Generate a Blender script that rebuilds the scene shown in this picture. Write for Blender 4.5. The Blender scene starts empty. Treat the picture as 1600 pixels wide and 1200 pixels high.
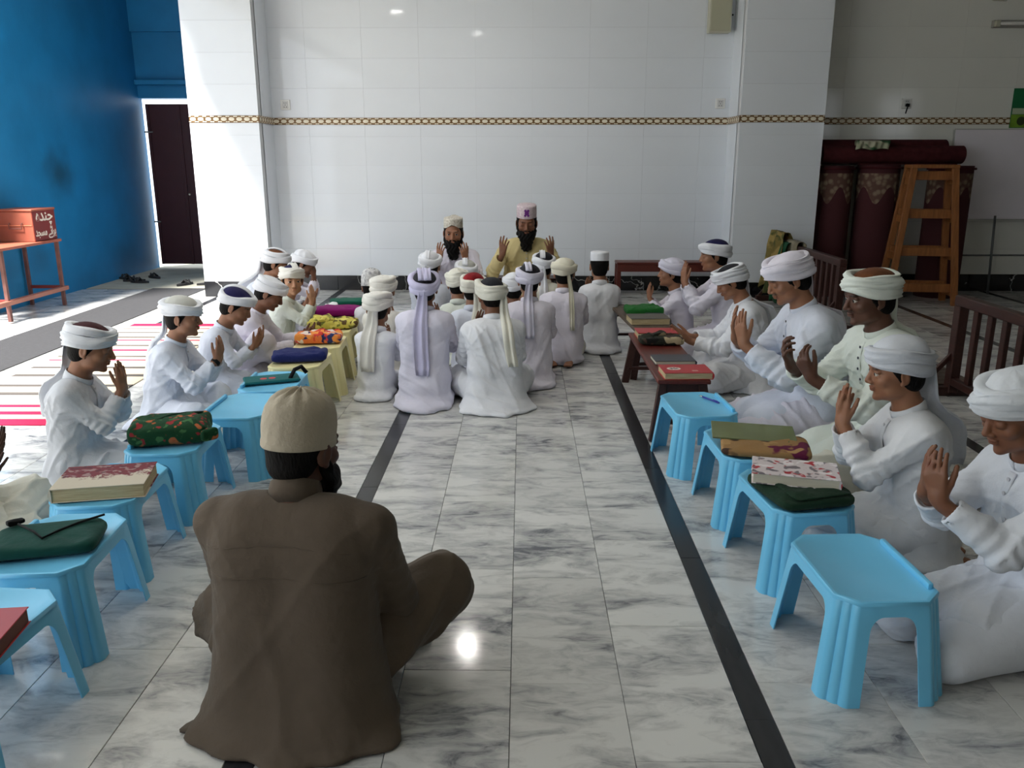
import bpy, bmesh, math, random
import numpy as np
from mathutils import Vector, Matrix, Euler

R = math.radians
C = bpy.context.scene.collection
scene = bpy.context.scene

# ------------------------------------------------------------------ camera, world, lights, exposure
cam_d = bpy.data.cameras.new('camera')
cam_d.sensor_width = 36.0
cam_d.lens = 36.0 * 1300 / 1600
cam_d.clip_end = 200
cam = bpy.data.objects.new('camera', cam_d)
C.objects.link(cam)
cam.location = (0, 0, 1.4)
cam.rotation_euler = Euler((R(90 - 14.945), 0, 16 / 1300), 'XYZ')
scene.camera = cam

world = bpy.data.worlds.new('sky')
scene.world = world
world.use_nodes = True
bg = world.node_tree.nodes['Background']
bg.inputs[0].default_value = (0.86, 0.93, 1.0, 1)
bg.inputs[1].default_value = 3.3

sun_d = bpy.data.lights.new('sun', 'SUN')
sun_d.energy = 30
sun_d.angle = R(13)
sun_d.color = (1.0, 0.97, 0.92)
sun = bpy.data.objects.new('sun', sun_d)
C.objects.link(sun)
sun.rotation_euler = Vector((0.27, 0.45, -0.81)).to_track_quat('-Z', 'Y').to_euler()

scene.view_settings.view_transform = 'Standard'
scene.view_settings.look = 'None'
scene.view_settings.gamma = 1
scene.view_settings.use_curve_mapping = False
scene.view_settings.exposure = -0.5
scene.cycles.use_denoising = True
scene.cycles.max_bounces = 8
scene.cycles.diffuse_bounces = 5
scene.cycles.glossy_bounces = 3
scene.cycles.caustics_reflective = False
scene.cycles.caustics_refractive = False
scene.cycles.sample_clamp_indirect = 6

LAMPS = [(-1.72, 6.48), (-0.73, 4.45), (-0.55, 7.5)]
LAMP_W = 9

# ------------------------------------------------------------------ small helpers
def srgb(r, g, b):
    f = lambda c: (c / 12.92) if c <= 0.04045 else ((c + 0.055) / 1.055) ** 2.4
    return (f(r / 255), f(g / 255), f(b / 255), 1)

def nd(nt, t, **kw):
    n = nt.nodes.new(t)
    for k, v in kw.items():
        if k in n.inputs.keys():
            n.inputs[k].default_value = v
        else:
            setattr(n, k, v)
    return n

MATS = {}
def mat(name, col, rough=0.6, spec=0.5, metal=0.0, noise=0.0, nscale=8.0, bump=0.0, bscale=60.0, stretch=(1, 1, 1), col2=None, coat=0.0, coords='Object', sheen=0.0):
    """principled material, colour varied by procedural noise, fine relief by bump"""
    if name in MATS:
        return MATS[name]
    m = bpy.data.materials.new(name)
    m.use_nodes = True
    nt = m.node_tree
    b = nt.nodes['Principled BSDF']
    b.inputs['Base Color'].default_value = col
    b.inputs['Roughness'].default_value = rough
    b.inputs['Specular IOR Level'].default_value = spec
    b.inputs['Metallic'].default_value = metal
    if coat:
        b.inputs['Coat Weight'].default_value = coat
        b.inputs['Coat Roughness'].default_value = 0.1
    if sheen:
        b.inputs['Sheen Weight'].default_value = sheen
    tc = nd(nt, 'ShaderNodeTexCoord')
    mp = nd(nt, 'ShaderNodeMapping')
    mp.inputs['Scale'].default_value = stretch
    nt.links.new(tc.outputs[coords], mp.inputs[0])
    if noise or col2:
        n = nd(nt, 'ShaderNodeTexNoise', Scale=nscale, Detail=5.0)
        nt.links.new(mp.outputs[0], n.inputs['Vector'])
        mx = nd(nt, 'ShaderNodeMix', data_type='RGBA')
        c2 = col2 if col2 else tuple(c * (1 - noise) for c in col[:3]) + (1,)
        mx.inputs[6].default_value = col
        mx.inputs[7].default_value = c2
        rmp = nd(nt, 'ShaderNodeMapRange')
        rmp.inputs[1].default_value = 0.35
        rmp.inputs[2].default_value = 0.68
        nt.links.new(n.outputs[0], rmp.inputs[0])
        nt.links.new(rmp.outputs[0], mx.inputs[0])
        nt.links.new(mx.outputs[2], b.inputs['Base Color'])
    if bump:
        n2 = nd(nt, 'ShaderNodeTexNoise', Scale=bscale, Detail=4.0)
        nt.links.new(mp.outputs[0], n2.inputs['Vector'])
        bp = nd(nt, 'ShaderNodeBump', Strength=bump, Distance=0.01)
        nt.links.new(n2.outputs[0], bp.inputs['Height'])
        nt.links.new(bp.outputs[0], b.inputs['Normal'])
    MATS[name] = m
    return m

def emit(name, col, strength):
    m = bpy.data.materials.new(name)
    m.use_nodes = True
    b = m.node_tree.nodes['Principled BSDF']
    b.inputs['Base Color'].default_value = col
    b.inputs['Emission Color'].default_value = col
    b.inputs['Emission Strength'].default_value = strength
    return m

def link(name, me, m, parent=None, loc=(0, 0, 0), rot=(0, 0, 0)):
    o = bpy.data.objects.new(name, me)
    C.objects.link(o)
    if m is not None:
        ms = m if isinstance(m, (list, tuple)) else [m]
        if not me.materials:
            for q in ms:
                me.materials.append(q)
    o.location = loc
    o.rotation_euler = rot
    if parent is not None:
        o.parent = parent
    return o

def tag(o, label=None, cat=None, group=None, kind=None):
    if label: o['label'] = label
    if cat: o['category'] = cat
    if group: o['group'] = group
    if kind: o['kind'] = kind
    return o

def thing(name, label, cat, loc=(0, 0, 0), rz=0, group=None):
    o = bpy.data.objects.new(name, None)
    o.empty_display_size = 0.05
    C.objects.link(o)
    o.location = loc
    o.rotation_euler = (0, 0, rz)
    return tag(o, label, cat, group)

def mesh_from(verts, faces, smooth=False, name='mesh'):
    me = bpy.data.meshes.new(name)
    me.from_pydata([tuple(v) for v in verts], [], faces)
    if smooth:
        me.polygons.foreach_set('use_smooth', [True] * len(me.polygons))
    me.update()
    return me

class MB:
    """collects simple shapes into one mesh"""
    def __init__(s):
        s.bm = bmesh.new()
    def box(s, lo, hi, bev=0.0, M=None, seg=1):
        r = bmesh.ops.create_cube(s.bm, size=1)
        vs = r['verts']
        d = [hi[i] - lo[i] for i in range(3)]
        c = [(hi[i] + lo[i]) / 2 for i in range(3)]
        for v in vs:
            v.co = Vector((v.co.x * d[0] + c[0], v.co.y * d[1] + c[1], v.co.z * d[2] + c[2]))
        if bev:
            es = list({e for v in vs for e in v.link_edges})
            g = bmesh.ops.bevel(s.bm, geom=es, offset=bev, segments=seg, affect='EDGES', profile=0.5)
            vs = list({v for f in g['faces'] for v in f.verts} | {v for v in vs if v.is_valid})
        if M is not None:
            for v in vs:
                v.co = M @ v.co
        return s
    def bar(s, a, b, w, h, up=(0, 0, 1), bev=0.0):
        a, b = Vector(a), Vector(b)
        z = (b - a).normalized()
        u = Vector(up)
        x = u.cross(z)
        if x.length < 1e-4:
            x = Vector((1, 0, 0)).cross(z)
        x.normalize()
        y = z.cross(x)
        M = Matrix((x, y, z)).transposed().to_4x4()
        M.translation = a
        return s.box((-w / 2, -h / 2, 0), (w / 2, h / 2, (b - a).length), bev, M)
    def tube(s, pts, r, n=10, caps=True):
        pts = [Vector(p) for p in pts]
        rings = []
        prev = None
        for i, p in enumerate(pts):
            t = (pts[min(i + 1, len(pts) - 1)] - pts[max(i - 1, 0)]).normalized()
            x = prev - t * prev.dot(t) if prev is not None else t.orthogonal()
            x.normalize()
            prev = x
            y = t.cross(x)
            rr = r[i] if isinstance(r, (list, tuple)) else r
            rings.append([s.bm.verts.new(p + (x * math.cos(2 * math.pi * k / n) + y * math.sin(2 * math.pi * k / n)) * rr) for k in range(n)])
        for a, b in zip(rings, rings[1:]):
            for k in range(n):
                s.bm.faces.new((a[k], a[(k + 1) % n], b[(k + 1) % n], b[k]))
        if caps:
            s.bm.faces.new(rings[0][::-1])
            s.bm.faces.new(rings[-1])
        return s
    def lathe(s, prof, n=24, c=(0, 0, 0), axis='z', M=None):
        rings = []
        for r, z in prof:
            ring = []
            for k in range(n):
                a = 2 * math.pi * k / n
                p = Vector((r * math.cos(a), r * math.sin(a), z))
                if axis == 'y': p = Vector((p.x, -p.z, p.y))
                if axis == 'x': p = Vector((p.z, p.x, p.y))
                p = p + Vector(c)
                if M is not None: p = M @ p
                ring.append(s.bm.verts.new(p))
            rings.append(ring)
        for a, b in zip(rings, rings[1:]):
            for k in range(n):
                s.bm.faces.new((a[k], a[(k + 1) % n], b[(k + 1) % n], b[k]))
        if prof[0][0] > 1e-5: s.bm.faces.new(rings[0][::-1])
        if prof[-1][0] > 1e-5: s.bm.faces.new(rings[-1])
        return s
    def prism(s, pts, lo, hi, plane='xy'):
        def P(p, t):
            if plane == 'xy': return (p[0], p[1], t)
            if plane == 'xz': return (p[0], t, p[1])
            return (t, p[0], p[1])
        a = [s.bm.verts.new(P(p, lo)) for p in pts]
        b = [s.bm.verts.new(P(p, hi)) for p in pts]
        n = len(pts)
        s.bm.faces.new(a[::-1]); s.bm.faces.new(b)
        for k in range(n):
            s.bm.faces.new((a[k], a[(k + 1) % n], b[(k + 1) % n], b[k]))
        return s
    def mesh(s, smooth=False):
        bmesh.ops.remove_doubles(s.bm, verts=s.bm.verts, dist=1e-6)
        bmesh.ops.recalc_face_normals(s.bm, faces=s.bm.faces)
        me = bpy.data.meshes.new('mesh')
        s.bm.to_mesh(me)
        s.bm.free()
        if smooth:
            me.polygons.foreach_set('use_smooth', [True] * len(me.polygons))
        return me
    def build(s, name, m, parent=None, loc=(0, 0, 0), rot=(0, 0, 0), smooth=False):
        return link(name, s.mesh(smooth), m, parent, loc, rot)

def copy_tree(o, parent=None):
    c = o.copy()
    C.objects.link(c)
    c.parent = parent
    for ch in list(o.children):
        copy_tree(ch, c)
    return c

def smooth_by_angle(me, ang=35):
    me.polygons.foreach_set('use_smooth', [True] * len(me.polygons))
    bm = bmesh.new(); bm.from_mesh(me)
    for e in bm.edges:
        if len(e.link_faces) == 2 and e.calc_face_angle(0) > R(ang):
            e.smooth = False
    bm.to_mesh(me); bm.free()
    return me

# ------------------------------------------------------------------ materials
def fabric(name, col, rough=0.85, bump=0.25, noise=0.06):
    m = mat('fabric_' + name, col, rough, 0.2, noise=noise, nscale=14, bump=bump, bscale=55, sheen=0.05)
    nt = m.node_tree; L = nt.links.new
    if nt.nodes.get('crease'): return m
    b = nt.nodes['Principled BSDF']; bp = [n for n in nt.nodes if n.type == 'BUMP'][0]
    tc = nd(nt, 'ShaderNodeTexCoord')
    n0 = nd(nt, 'ShaderNodeTexNoise', Scale=5.0, Detail=2.0); L(tc.outputs['Object'], n0.inputs['Vector'])
    sc = nd(nt, 'ShaderNodeVectorMath', operation='MULTIPLY_ADD'); L(n0.outputs['Color'], sc.inputs[0]); sc.inputs[1].default_value = (.25, .25, .35); L(tc.outputs['Object'], sc.inputs[2])
    n1 = nd(nt, 'ShaderNodeTexNoise', Scale=11.0, Detail=3.0, Roughness=.55); n1.name = 'crease'
    n1.noise_type = 'RIDGED_MULTIFRACTAL'
    L(sc.outputs[0], n1.inputs['Vector'])
    b2 = nd(nt, 'ShaderNodeBump', Strength=0.30, Distance=0.008); L(n1.outputs[0], b2.inputs['Height']); L(bp.outputs[0], b2.inputs['Normal']); L(b2.outputs[0], b.inputs['Normal'])
    return m

WHITE = fabric('white', srgb(226, 228, 234))
WHITE_WARM = fabric('white_warm', srgb(228, 226, 220))
BLUEWHITE = fabric('bluish_white', srgb(212, 217, 230))
LILACWHITE = fabric('lilac_white', srgb(220, 216, 228))
LILAC = fabric('lilac', srgb(200, 197, 226))
LILAC2 = fabric('pale_lilac', srgb(214, 212, 228))
CREAM = fabric('cream', srgb(226, 224, 212))
CREAM2 = fabric('deep_cream', srgb(220, 216, 198))
MINT = fabric('mint', srgb(220, 226, 218))
YELLOW = fabric('yellow', srgb(206, 190, 140))
BROWN = fabric('brown', srgb(90, 79, 68), noise=0.08)
CAPBLACK = fabric('cap_black', srgb(38, 38, 44))
CAPMAROON = fabric('cap_maroon', srgb(66, 30, 34))
CAPNAVY = fabric('cap_navy', srgb(30, 28, 72))
CAPBROWN = fabric('cap_brown', srgb(112, 66, 36), noise=0.4)
CAPGREY = fabric('cap_grey', srgb(196, 196, 190))
CAPRED = fabric('cap_red', srgb(150, 24, 32), noise=0.5)
KNIT = fabric('knit', srgb(176, 166, 148), bump=0.5)
HAIRM = mat('hair', srgb(15, 12, 11), 0.7, 0.15, noise=0.4, nscale=60, bump=0.5, bscale=140, stretch=(1, 1, 0.25))
EYEW = mat('eye_white', srgb(186, 178, 168), 0.25)
EYEI = mat('eye_iris', srgb(28, 18, 14), 0.15)
BUTTON = mat('button', srgb(190, 190, 196), 0.35)
BUTTOND = mat('button_dark', srgb(40, 44, 60), 0.35)

def skin_mat():
    m = bpy.data.materials.new('skin')
    m.use_nodes = True
    nt = m.node_tree
    b = nt.nodes['Principled BSDF']
    a = nd(nt, 'ShaderNodeAttribute', attribute_name='col')
    n = nd(nt, 'ShaderNodeTexNoise', Scale=35.0, Detail=4.0)
    tc = nd(nt, 'ShaderNodeTexCoord')
    nt.links.new(tc.outputs['Object'], n.inputs['Vector'])
    mx = nd(nt, 'ShaderNodeMix', data_type='RGBA', blend_type='MULTIPLY')
    mx.inputs[0].default_value = 0.25
    nt.links.new(a.outputs['Color'], mx.inputs[6])
    nt.links.new(n.outputs['Color'], mx.inputs[7])
    hs = nd(nt, 'ShaderNodeMix', data_type='RGBA')
    hs.inputs[0].default_value = 0.5
    nt.links.new(a.outputs['Color'], hs.inputs[6])
    nt.links.new(mx.outputs[2], hs.inputs[7])
    nt.links.new(hs.outputs[2], b.inputs['Base Color'])
    b.inputs['Roughness'].default_value = 0.5
    b.inputs['Specular IOR Level'].default_value = 0.4
    b.inputs['Subsurface Weight'].default_value = 0.0
    return m
SKIN = skin_mat()

# ------------------------------------------------------------------ setting: floor tiles, walls, pillars, borders, ceiling
def marble_mat(name, base, vein, amount, tile_random=True, rough=0.10):
    m = bpy.data.materials.new(name); m.use_nodes = True
    nt = m.node_tree; b = nt.nodes['Principled BSDF']; L = nt.links.new
    tc = nd(nt, 'ShaderNodeTexCoord'); oi = nd(nt, 'ShaderNodeObjectInfo')
    sc = nd(nt, 'ShaderNodeVectorMath', operation='SCALE'); sc.inputs[0].default_value = (37.0, 91.0, 53.0)
    L(oi.outputs['Random'], sc.inputs['Scale'])
    add = nd(nt, 'ShaderNodeVectorMath', operation='ADD')
    L(tc.outputs['Object'], add.inputs[0]); L(sc.outputs[0], add.inputs[1])
    rot = nd(nt, 'ShaderNodeMapping')
    ang = nd(nt, 'ShaderNodeMapRange'); ang.inputs[3].default_value = -0.35; ang.inputs[4].default_value = 0.95
    L(oi.outputs['Random'], ang.inputs[0])
    cx = nd(nt, 'ShaderNodeCombineXYZ'); L(ang.outputs[0], cx.inputs[2]); L(cx.outputs[0], rot.inputs['Rotation'])
    rot.inputs['Scale'].default_value = (1.0, 2.5, 1.0)
    L(add.outputs[0], rot.inputs[0])
    n0 = nd(nt, 'ShaderNodeTexNoise', Scale=3.0, Detail=3.0)
    L(rot.outputs[0], n0.inputs['Vector'])
    wsc = nd(nt, 'ShaderNodeVectorMath', operation='SCALE'); wsc.inputs['Scale'].default_value = 0.55
    L(n0.outputs['Color'], wsc.inputs[0])
    ad2 = nd(nt, 'ShaderNodeVectorMath', operation='ADD'); L(rot.outputs[0], ad2.inputs[0]); L(wsc.outputs[0], ad2.inputs[1])
    n1 = nd(nt, 'ShaderNodeTexNoise', Scale=2.6, Detail=9.0, Roughness=0.66); L(ad2.outputs[0], n1.inputs['Vector'])
    n2 = nd(nt, 'ShaderNodeTexNoise', Scale=8.0, Detail=8.0, Roughness=0.62); L(ad2.outputs[0], n2.inputs['Vector'])
    r1 = nd(nt, 'ShaderNodeMapRange'); r1.inputs[1].default_value = 0.42; r1.inputs[2].default_value = 0.74
    L(n1.outputs[0], r1.inputs[0])
    r2 = nd(nt, 'ShaderNodeMapRange'); r2.inputs[1].default_value = 0.34; r2.inputs[2].default_value = 0.72
    L(n2.outputs[0], r2.inputs[0])
    mu = nd(nt, 'ShaderNodeMath', operation='MULTIPLY'); L(r1.outputs[0], mu.inputs[0]); L(r2.outputs[0], mu.inputs[1])
    ml = nd(nt, 'ShaderNodeMath', operation='MULTIPLY_ADD'); L(r1.outputs[0], ml.inputs[0]); ml.inputs[1].default_value = 0.22; L(mu.outputs[0], ml.inputs[2])
    mm = nd(nt, 'ShaderNodeMath', operation='MULTIPLY', use_clamp=True); L(ml.outputs[0], mm.inputs[0]); mm.inputs[1].default_value = amount
    mx = nd(nt, 'ShaderNodeMix', data_type='RGBA'); mx.inputs[6].default_value = base; mx.inputs[7].default_value = vein
    L(mm.outputs[0], mx.inputs[0])
    tv = nd(nt, 'ShaderNodeMapRange'); tv.inputs[3].default_value = 0.90; tv.inputs[4].default_value = 1.06
    L(oi.outputs['Random'], tv.inputs[0])
    ms = nd(nt, 'ShaderNodeVectorMath', operation='SCALE'); L(mx.outputs[2], ms.inputs[0]); L(tv.outputs[0], ms.inputs['Scale'])
    L(ms.outputs[0], b.inputs['Base Color'])
    b.inputs['Roughness'].default_value = rough
    b.inputs['Specular IOR Level'].default_value = 0.5
    return m

MARBLE = marble_mat('white_marble', srgb(212, 212, 209), srgb(98, 100, 107), 1.45)
STRIPE = mat('dark_stone', srgb(48, 49, 52), 0.22, 0.4, noise=0.3, nscale=20, stretch=(1, .2, 1))
GROUT = mat('grout', srgb(120, 120, 118), 0.8)
CONCRETE = mat('concrete', srgb(176, 172, 156), 0.8, noise=0.25, nscale=5, bump=0.2)
TILE_W = mat('wall_tile', srgb(224, 229, 236), 0.06, 0.5, noise=0.03, nscale=2)
TILE_G = mat('wall_tile_warm', srgb(224, 224, 218), 0.09, 0.5, noise=0.04, nscale=2)
BLUE = mat('blue_paint', srgb(32, 124, 176), 0.45, 0.35, noise=0.18, nscale=2.5, bump=0.08, bscale=40)
def stain_blue():
    """soot blotches and grime on the blue paint, fixed to the wall"""
    nt = BLUE.node_tree; b = nt.nodes['Principled BSDF']; L = nt.links.new
    src = b.inputs['Base Color'].links[0].from_socket
    tc = nd(nt, 'ShaderNodeTexCoord')
    nz = nd(nt, 'ShaderNodeTexNoise', Scale=3.0, Detail=5.0); L(tc.outputs['Object'], nz.inputs['Vector'])
    last = src
    for (y, z, r, k) in ((9.2, 1.27, .50, .75), (8.62, .45, .34, .45), (10.5, .25, .55, .35)):
        mp = nd(nt, 'ShaderNodeMapping'); mp.inputs['Location'].default_value = (0, -y / r, -z / (r * .8)); mp.inputs['Scale'].default_value = (0, 1 / r, 1 / (r * .8)); L(tc.outputs['Object'], mp.inputs[0])
        ln = nd(nt, 'ShaderNodeVectorMath', operation='LENGTH'); L(mp.outputs[0], ln.inputs[0])
        ad = nd(nt, 'ShaderNodeMath', operation='MULTIPLY_ADD'); L(nz.outputs[0], ad.inputs[0]); ad.inputs[1].default_value = .9; L(ln.outputs['Value'], ad.inputs[2])
        mr = nd(nt, 'ShaderNodeMapRange'); mr.interpolation_type = 'SMOOTHSTEP'; mr.inputs[1].default_value = .45; mr.inputs[2].default_value = 1.35; mr.inputs[3].default_value = k; mr.inputs[4].default_value = 0; L(ad.outputs[0], mr.inputs[0])
        mx = nd(nt, 'ShaderNodeMix', data_type='RGBA'); mx.inputs[7].default_value = srgb(30, 62, 78); L(last, mx.inputs[6]); L(mr.outputs[0], mx.inputs[0]); last = mx.outputs[2]
    L(last, b.inputs['Base Color'])
stain_blue()
GOLD = mat('border_gold', srgb(128, 96, 58), 0.3, 0.5, metal=0.3, noise=0.4, nscale=60)
BORDERW = mat('border_white', srgb(224, 216, 196), 0.2)
def black_marble():
    m = mat('black_marble', srgb(30, 30, 33), 0.12, 0.5)
    nt = m.node_tree; b = nt.nodes['Principled BSDF']; L = nt.links.new
    tc = nd(nt, 'ShaderNodeTexCoord'); v = nd(nt, 'ShaderNodeTexVoronoi', feature='DISTANCE_TO_EDGE', Scale=1.7)
    n = nd(nt, 'ShaderNodeTexNoise', Scale=3.0, Detail=5.0); L(tc.outputs['Object'], n.inputs['Vector'])
    a = nd(nt, 'ShaderNodeVectorMath', operation='MULTIPLY_ADD'); L(n.outputs['Color'], a.inputs[0]); a.inputs[1].default_value = (.7, .7, .7); L(tc.outputs['Object'], a.inputs[2])
    L(a.outputs[0], v.inputs['Vector'])
    r = nd(nt, 'ShaderNodeMapRange'); r.inputs[1].default_value = 0.0; r.inputs[2].default_value = 0.012; r.inputs[3].default_value = 1; r.inputs[4].default_value = 0
    L(v.outputs['Distance'], r.inputs[0])
    mx = nd(nt, 'ShaderNodeMix', data_type='RGBA'); mx.inputs[6].default_value = srgb(24, 24, 27); mx.inputs[7].default_value = srgb(190, 190, 188)
    L(r.outputs[0], mx.inputs[0]); L(mx.outputs[2], b.inputs['Base Color'])
    return m
BLACKM = black_marble()
REARM = mat('rear_paint', srgb(150, 144, 132), .7, noise=.05)
PLASTER = mat('ceiling_paint', srgb(222, 222, 218), 0.8, noise=0.03)

XL, XR, YB, YF, ZC = -5.0, 12.0, 9.35, -4.0, 3.4
# floor: bed plus marble tiles and dark strips, each tile a piece
floor = MB().box((XL, YF, -0.12), (XR, YB + 0.1, -0.010)).build('floor', GROUT)
tag(floor, 'polished white marble tile floor with grey veins and black strips', 'floor', kind='structure')
MB().box((XL, YB + .1, -0.12), (-3.0, 11.6, -0.004)).build('concrete_strip', CONCRETE, floor)
strips = [-3.25, -2.03, -0.677, 0.62, 2.31, 3.78, 5.15]
SW = 0.075
edges = []
prev = XL
for x in strips + [None]:
    a, b = prev, (x - SW / 2 if x is not None else XR)
    n = max(1, round((b - a) / 0.305))
    for i in range(n):
        edges.append((a + (b - a) * i / n, a + (b - a) * (i + 1) / n))
    prev = (x + SW / 2) if x is not None else None
random.seed(4)
tile_cache = {}
def tile_mesh(w, l, t=0.012, bev=0.0012, m=MARBLE):
    k = (round(w, 3), round(l, 3), m.name)
    if k not in tile_cache:
        tile_cache[k] = MB().box((-w / 2 + .0008, -l / 2 + .0008, -t), (w / 2 - .0008, l / 2 - .0008, 0), bev).mesh()
        tile_cache[k].materials.append(m)
    return tile_cache[k]
from bpy_extras.object_utils import world_to_camera_view
bpy.context.view_layer.update()
cand = []
for (a, b) in edges:
    y = 0.6 - random.random() * 0.9
    while y < YB:
        l = random.choice((0.61, 0.61, 0.915, 0.61))
        y2 = min(y + l, YB)
        if y2 - y > .05:
            cand.append(((a + b) / 2, (y + y2) / 2, b - a, y2 - y))
        y = y2
for x in strips:
    y = 0.3 - random.random() * 0.6
    while y < YB:
        y2 = min(y + 0.915, YB)
        cand.append((x, (y + y2) / 2, SW, y2 - y, 1))
        y = y2
def cam_d2(q):
    v = world_to_camera_view(scene, cam, Vector((q[0], q[1], 0)))
    inside = -0.12 < v.x < 1.12 and -0.15 < v.y < 1.1 and v.z > 0
    return (0 if inside else 1, q[0] ** 2 + q[1] ** 2)
cand.sort(key=cam_d2)
rest = MB(); rest_s = MB()
for i, q in enumerate(cand):
    st = len(q) == 5
    if i < 290:
        o = bpy.data.objects.new('strip_tile' if st else 'floor_tile', tile_mesh(q[2], q[3], m=STRIPE if st else MARBLE))
        C.objects.link(o); o.parent = floor
        o.location = (q[0], q[1], -random.random() * 0.0004)
        if not st and random.random() < .5: o.rotation_euler = (0, 0, math.pi)
    else:
        (rest_s if st else rest).box((q[0] - q[2] / 2 + .001, q[1] - q[3] / 2 + .001, -.012), (q[0] + q[2] / 2 - .001, q[1] + q[3] / 2 - .001, 0))
tag(rest.build('far_floor_tiles', MARBLE, floor), kind='stuff')
tag(rest_s.build('far_strip_tiles', STRIPE, floor), kind='stuff')

# walls: core plus glazed tiles with fine joints
def tiled_wall(name, x0, x1, y, m, label, z0=0.165, skip=None, tw=0.60, thz=0.30, x_start=None):
    w = MB().box((x0, y + .008, -.1), (x1, y + .12, ZC)).build(name, GROUTW)
    tag(w, label, 'wall', kind='structure')
    xs = []; x = x0 if x_start is None else x_start
    while x < x1 - .01:
        xs.append((max(x, x0), min(x + tw, x1))); x += tw
    zs = []; z = z0
    rows = [(z0, 0.465), (0.465, 0.765), (0.765, 1.065), (1.065, 1.365), (1.365, 1.665), (1.665, 1.786), (1.857, 2.157), (2.157, 2.457), (2.457, 2.757), (2.757, 3.057), (3.057, 3.357), (3.357, ZC)]
    for (za, zb) in rows:
        for (xa, xb) in xs:
            o = bpy.data.objects.new('wall_tile', wall_tile_mesh(xb - xa, zb - za, m)); C.objects.link(o); o.parent = w
            o.location = ((xa + xb) / 2, y, (za + zb) / 2)
            o.rotation_euler = (random.uniform(-1, 1) * .0012, 0, random.uniform(-1, 1) * .0012)
    return w
GROUTW = mat('wall_grout', srgb(200, 202, 204), 0.7)
def wall_tile_mesh(w, h, m):
    k = ('w', round(w, 3), round(h, 3), m.name)
    if k not in tile_cache:
        tile_cache[k] = MB().box((-w / 2 + .0004, 0, -h / 2 + .0004), (w / 2 - .0004, .009, h / 2 - .0004), .0004).mesh()
        tile_cache[k].materials.append(m)
    return tile_cache[k]
wall_back = tiled_wall('wall_back', -2.70, 2.21, YB, TILE_W, 'white glazed tile wall behind the two bearded teachers', x_start=-2.9)
wall_right_bay = tiled_wall('wall_right', 3.05, XR, YB, TILE_G, 'grey lit white tile wall behind the carpet rolls', x_start=2.8)
def pillar(name, x0, x1, y0, m, label):
    p = tiled_wall(name, x0, x1, y0, m, label, tw=x1 - x0)
    MB().box((x0, y0 + .1, 0), (x1, YB + .12, ZC)).build('core', m, p)
    return p
pillar_left = pillar('wall_pillar_left', -3.40, -2.69, 8.85, TILE_W, 'white tiled pillar left of the teachers, sunlit')
pillar_right = pillar('wall_pillar_right', 2.20, 3.05, 8.85, TILE_W, 'white tiled pillar right of the teachers beside the rolls')

# patterned border strip: gold bed with pale lozenges, one piece each
def border_piece_mesh():
    k = 'border'
    if k not in tile_cache:
        mb = MB().box((-.0395, -.003, -.035), (.0395, .008, .035), .001)
        me0 = mb.mesh(); me0.materials.append(GOLD); me0.materials.append(BORDERW)
        bm = bmesh.new(); bm.from_mesh(me0)
        def loz(cx, cz, a, b, y=-.0032, t=.003):
            n = 10
            ring = [bm.verts.new((cx + a * math.cos(TAU_ * i / n), y, cz + b * math.sin(TAU_ * i / n))) for i in range(n)]
            c = bm.verts.new((cx, y - t, cz))
            for i in range(n):
                f = bm.faces.new((ring[i], ring[(i + 1) % n], c)); f.material_index = 1
        loz(0, 0, .031, .019)
        for sx in (-1, 1):
            for sz in (-1, 1):
                loz(sx * .030, sz * .026, .012, .006)
        bmesh.ops.recalc_face_normals(bm, faces=bm.faces)
        bm.to_mesh(me0); bm.free()
        tile_cache[k] = me0
    return tile_cache[k]
TAU_ = 2 * math.pi
def border(name, x0, x1, y, rz=0, ends=None):
    t = MB().box((x0, y + .004, 1.788), (x1, y + .012, 1.855)).build(name, GOLD)
    tag(t, 'narrow gold and white patterned border strip on the %s' % ends, 'trim', kind='structure')
    n = max(1, round((x1 - x0) / .08))
    for i in range(n):
        o = bpy.data.objects.new('border_tile', border_piece_mesh()); C.objects.link(o); o.parent = t
        o.location = (x0 + (x1 - x0) * (i + .5) / n, y, 1.8215); o.scale = ((x1 - x0) / n / .08, 1, 1)
border('trim_1', -2.69, 2.20, YB - .002, ends='back wall')
border('trim_2', 3.05, XR, YB - .002, ends='right bay wall')
border('trim_3', -3.40, -2.69, 8.848, ends='left pillar')
border('trim_4', 2.20, 3.05, 8.848, ends='right pillar')
for nm, x in (('trim_5', -2.688), ('trim_6', 2.198)):
    t = MB().box((x - .004, 8.85, 1.788), (x + .004, YB, 1.855)).build(nm, GOLD)
    tag(t, 'border strip on the inner side of the %s pillar' % ('left' if x < 0 else 'right'), 'trim', kind='structure')
    for i in range(6):
        o = bpy.data.objects.new('border_tile', border_piece_mesh()); C.objects.link(o); o.parent = t
        o.location = (x + (.004 if x < 0 else -.004), 8.85 + .5 * (i + .5) / 6, 1.8215); o.rotation_euler = (0, 0, R(90 if x < 0 else -90))
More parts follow.
